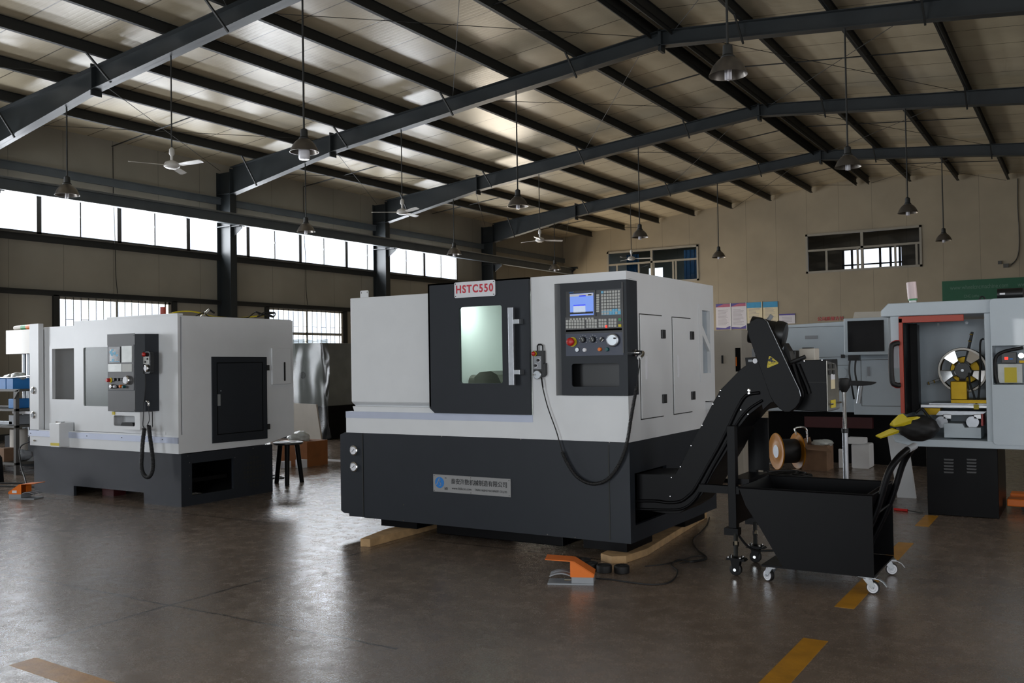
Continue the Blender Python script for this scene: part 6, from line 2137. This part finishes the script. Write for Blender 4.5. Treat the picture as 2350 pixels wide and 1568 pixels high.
# stool, carton and bags
so = thing('stool', 'black stool behind the right end of the left machine', 'stool', (-8.0, 7.85, 0))
MB().lathe([(.16, 0), (.175, .01), (.175, .025), (.16, .03)], (-8.0, 7.85, .46), 'Z', 30).build('seat', 'black_plastic', so, smooth=40)
tag(MB().box(-8.12, -7.93, 7.78, 7.92, .491, .496).build('paper_pad', 'sign_white'), 'pale sheet of paper lying on the black stool', 'paper')
for k in range(3):
    a_ = math.radians(-50 + 120 * k)
    MB().cyl((-8.0 + .11 * math.cos(a_), 7.85 + .11 * math.sin(a_), .465), (-8.0 + .17 * math.cos(a_), 7.85 + .17 * math.sin(a_), 0), .03, .026, n=12).build('leg', 'black_paint', so, smooth=60)
bx2 = thing('carton', 'brown carton with plastic on top, on the floor behind the black stool', 'box', (-9.2, 9.3, 0))
MB().box(-9.55, -9.02, 9.2, 9.6, 0, .34).build('box_body', mat('cardboard_orange', '8a5326', .8, var=.12), bx2)
blob((-9.3, 9.35, .38), .13, 12, .2, 14, (1.3, 1, .7)).build('plastic_bag', 'poly_bag', bx2, smooth=60)
tag(MB().box(-9.12, -9.0, 9.08, 9.18, 0, .11).build('small_box', 'sign_white', bevel=.002), 'small white box in front of the brown carton, right one', 'box', 'small white boxes')
tag(MB().box(-9.3, -9.2, 8.98, 9.08, 0, .09).build('small_box', 'sign_white', bevel=.002), 'small white box in front of the brown carton, left one', 'box', 'small white boxes')
tag(blob((-9.55, 8.9, .1), .12, 31, .22, 14, (1.3, 1, .8)).build('plastic_bag', 'poly_bag', smooth=60), 'crumpled clear plastic bag on the floor behind the stool leg', 'bag')
tag(MB().tube(catmull([(-9.6, 8.2, .008), (-9.2, 8.35, .008), (-8.7, 8.3, .008), (-8.4, 8.15, .008), (-8.8, 8.05, .008), (-9.5, 8.0, .008)], 6), .008, 6).build('floor_cable', 'black_rubber', smooth=60), 'loop of black cable on the floor behind the stool', 'cable')
tag(MB().box(-9.6, -8.7, 9.9, 10.1, 0, .004).build('paper_sheet', 'sign_white'), 'pale sheet on the floor right of the brown carton', 'paper')

# ------------------------------------------------------------------ press and shelf rack at the far left
pr = thing('drum_press', 'machine with a white rounded hood and stack light lying on top, far left', 'machine', (-13.1, 7.9, 0))
MB().slab(rrect(-13.56, 7.6, -12.3, 8.4, .14, 8), (), 'XY', 1.615, 1.96).build('white_hood', 'warm_white_paint', pr, smooth=40)
MB().box(-13.1, -12.35, 7.9, 8.3, 0, 1.61).build('column', 'dark_paint', pr)
for x in (-13.33, -13.22):
    MB().cyl((x, 7.8, .4), (x, 7.8, 1.62), .03, n=12).build('guide_rod', 'zinc', pr, smooth=60)
MB().box(-13.5, -12.3, 7.6, 8.4, 0, .42).build('press_bed', 'dark_paint', pr)
sk = thing('stack_light', 'small stack light with green, orange and red rings lying on the white hood', 'signal lamp', (-13.0, 7.7, 1.96))
for i, mm in enumerate(('beige_paint', 'green', 'orange', 'red')):
    MB().cyl((-13.42 + i * .13 - (.0 if i else .05), 7.75, 2.0 + i * .003), (-13.42 + (i + 1) * .13, 7.75, 2.003 + i * .003), .035, n=16).build('light_ring', mm, sk)

YK_ = 6.9
rk = thing('storage_rack', 'dark grey steel rack with shelves of small parts at the left edge', 'rack', (-12.9, 7.2, 0))
x0r, x1r = -14.2, -12.0
for x in (x0r, x1r - .05):
    for y in (6.9, 7.45):
        MB().box(x, x + .05, y, y + .05, 0, 1.12).build('upright', 'dark_frame', rk)
for z in (.13, .62, .84, 1.1):
    MB().box(x0r, x1r + .12 if z > 1 else x1r, 6.88, 7.5, z, z + .03).build('shelf', 'dark_frame', rk)
MB().slab([(x1r, 1.1), (x1r + .12, 1.13), (x1r, 1.0)], (), 'XZ', 6.88, 6.9).build('shelf_bracket', 'dark_frame', rk)
bnames = ['rightmost of the blue bins on the top rack shelf', 'second blue bin from the right on the top rack shelf', 'third blue bin from the right on the top rack shelf', 'fourth blue bin from the right, at the picture edge']
bin0 = None
for i in range(4):
    x = -12.06 - i * .17
    if bin0 is None:
        m = MB()
        m.slab(rect(x - .15, 6.9, x, 7.2), (), 'XY', 1.13, 1.135)
        for q_ in ((x - .15, x - .145, 6.9, 7.2), (x - .005, x, 6.9, 7.2), (x - .145, x - .005, 6.9, 6.905), (x - .145, x - .005, 7.195, 7.2)):
            m.box(*q_, 1.135, 1.27)
        bin0 = m.build('storage_bin', 'bin_blue')
        tag(bin0, bnames[0], 'bin', 'blue bins on the rack')
    else:
        b = copy_tree(bin0)
        b.location = (-.17 * i, 0, 0)
        b['label'] = bnames[i]
tag(blob((-12.12, 7.02, 1.30), .08, 2, .2, 12, (1.3, 1, .6)).build('plastic_wrap', 'poly_bag', smooth=60), 'clear plastic bundle heaped on the blue bins, right one', 'bag', 'plastic bundles')
tag(blob((-12.36, 7.02, 1.28), .07, 8, .2, 12, (1.3, 1, .6)).build('plastic_wrap', 'poly_bag', smooth=60), 'clear plastic bundle heaped on the blue bins, left one', 'bag', 'plastic bundles')
tag(MB().tube(catmull([(-12.45, 6.95, 1.285), (-12.2, 6.93, 1.275), (-12.0, 6.93, 1.285), (-11.8, 6.95, 1.30), (-11.6, 6.97, 1.31)], 5), .01, 8).build('chrome_rod', 'chrome', smooth=60), 'bright chrome rod lying across the blue bins', 'rod')
tag(MB().box(-12.26, -12.1, 6.95, 7.15, .87, 1.0).build('small_tub', 'bin_blue', bevel=.01), 'small blue tub on the second rack shelf', 'tub')
tag(blob((-11.9, 7.3, .98), .1, 15, .15, 12, (1.3, 1, .8)).build('wrapped_part', 'beige_paint', smooth=60), 'pale rounded part behind the rack upright', 'part')
tag(MB().box(-12.25, -12.08, 6.95, 7.2, .655, .78).build('grey_carton', 'grey_plastic', bevel=.004), 'grey carton on the third rack shelf', 'box')
tag(MB().box(-12.22, -11.78, 6.98, 7.35, .80, .835).build('white_tray', 'sign_white', bevel=.004), 'flat white tray under the second rack shelf', 'tray')
tag(MB().box(-12.5, -12.17, 6.95, 7.2, .652, .70).build('steel_block', 'zinc', bevel=.004), 'steel block on the third rack shelf at the picture edge', 'block')
tag(MB().cyl((-12.36, 7.15, .16), (-12.36, 7.15, .58), .11, n=24).build('white_drum', 'warm_white_paint', smooth=40), 'white drum on the lowest rack shelf', 'drum')
tag(MB().box(-12.45, -12.28, 6.9, 7.05, .16, .34).build('brown_carton', 'cardboard', bevel=.004), 'brown carton on the lowest rack shelf at the picture edge', 'box')
tag(blob((-12.15, 7.1, .24), .09, 41, .15, 12, (1.2, 1, .8)).build('cloth_bundle', 'grey_plastic', smooth=60), 'grey bundle on the lowest rack shelf beside the upright', 'bundle')
bb = thing('work_bench', 'brown wooden bench behind the rack, beside the left machine', 'bench', (-11.4, 7.4, 0))
MB().box(-11.95, -10.9, 7.2, 7.9, .56, .62).build('bench_top', 'brown_cloth', bb)
for x in (-11.93, -10.98):
    for y in (7.22, 7.82):
        MB().box(x, x + .06, y, y + .06, 0, .56).build('leg', 'brown_cloth', bb)
MB().box(-11.9, -10.95, 7.3, 7.85, .12, .15).build('lower_shelf', 'foam', bb)
tag(MB().box(-11.75, -11.1, 7.3, 7.6, .622, .66).build('white_part', 'sign_white', bevel=.01), 'flat white part lying on the brown bench', 'part')
tag(blob((-11.4, 7.55, .74), .13, 51, .2, 12, (1.5, 1, .6)).build('cloth_bundle', 'beige_paint', smooth=60), 'pale cloth bundle on the brown bench', 'bundle')
ts = thing('support_stand', 'black tapering post standing at the left picture edge', 'stand', (-11.62, 6.4, 0))
MB().slab([(-11.7, 0), (-11.46, 0), (-11.5, .3), (-11.7, .42)], (), 'XZ', 6.38, 6.44).build('post_body', 'black_paint', ts)
MB().box(-11.9, -11.74, 6.34, 6.48, 0, .9).build('post_upright', 'black_paint', ts)
for i, pts in enumerate((((-12.3, 6.2, .008), (-11.5, 6.25, .008), (-10.9, 6.45, .008), (-10.3, 6.5, .008)), ((-12.2, 6.0, .008), (-11.2, 6.1, .008), (-10.5, 6.3, .008), (-10.3, 6.32, .008)))):
    tag(MB().tube(catmull(pts, 6), .01, 6).build('floor_cable', 'black_rubber', smooth=60), ['black cable on the floor in front of the rack, the farther of two', 'black cable on the floor in front of the rack, the nearer of two'][i], 'cable')
pc_ = MB().tube(catmull([(-10.2, 6.02, .57), (-10.3, 5.97, .5), (-10.15, 5.9, .3), (-9.95, 5.82, .2), (-9.82, 5.76, .14)], 6), .008, 6)
tag(pc_.build('pedal_cable', 'black_rubber', smooth=60), 'black cable from the left machine down to the orange pedal', 'cable')
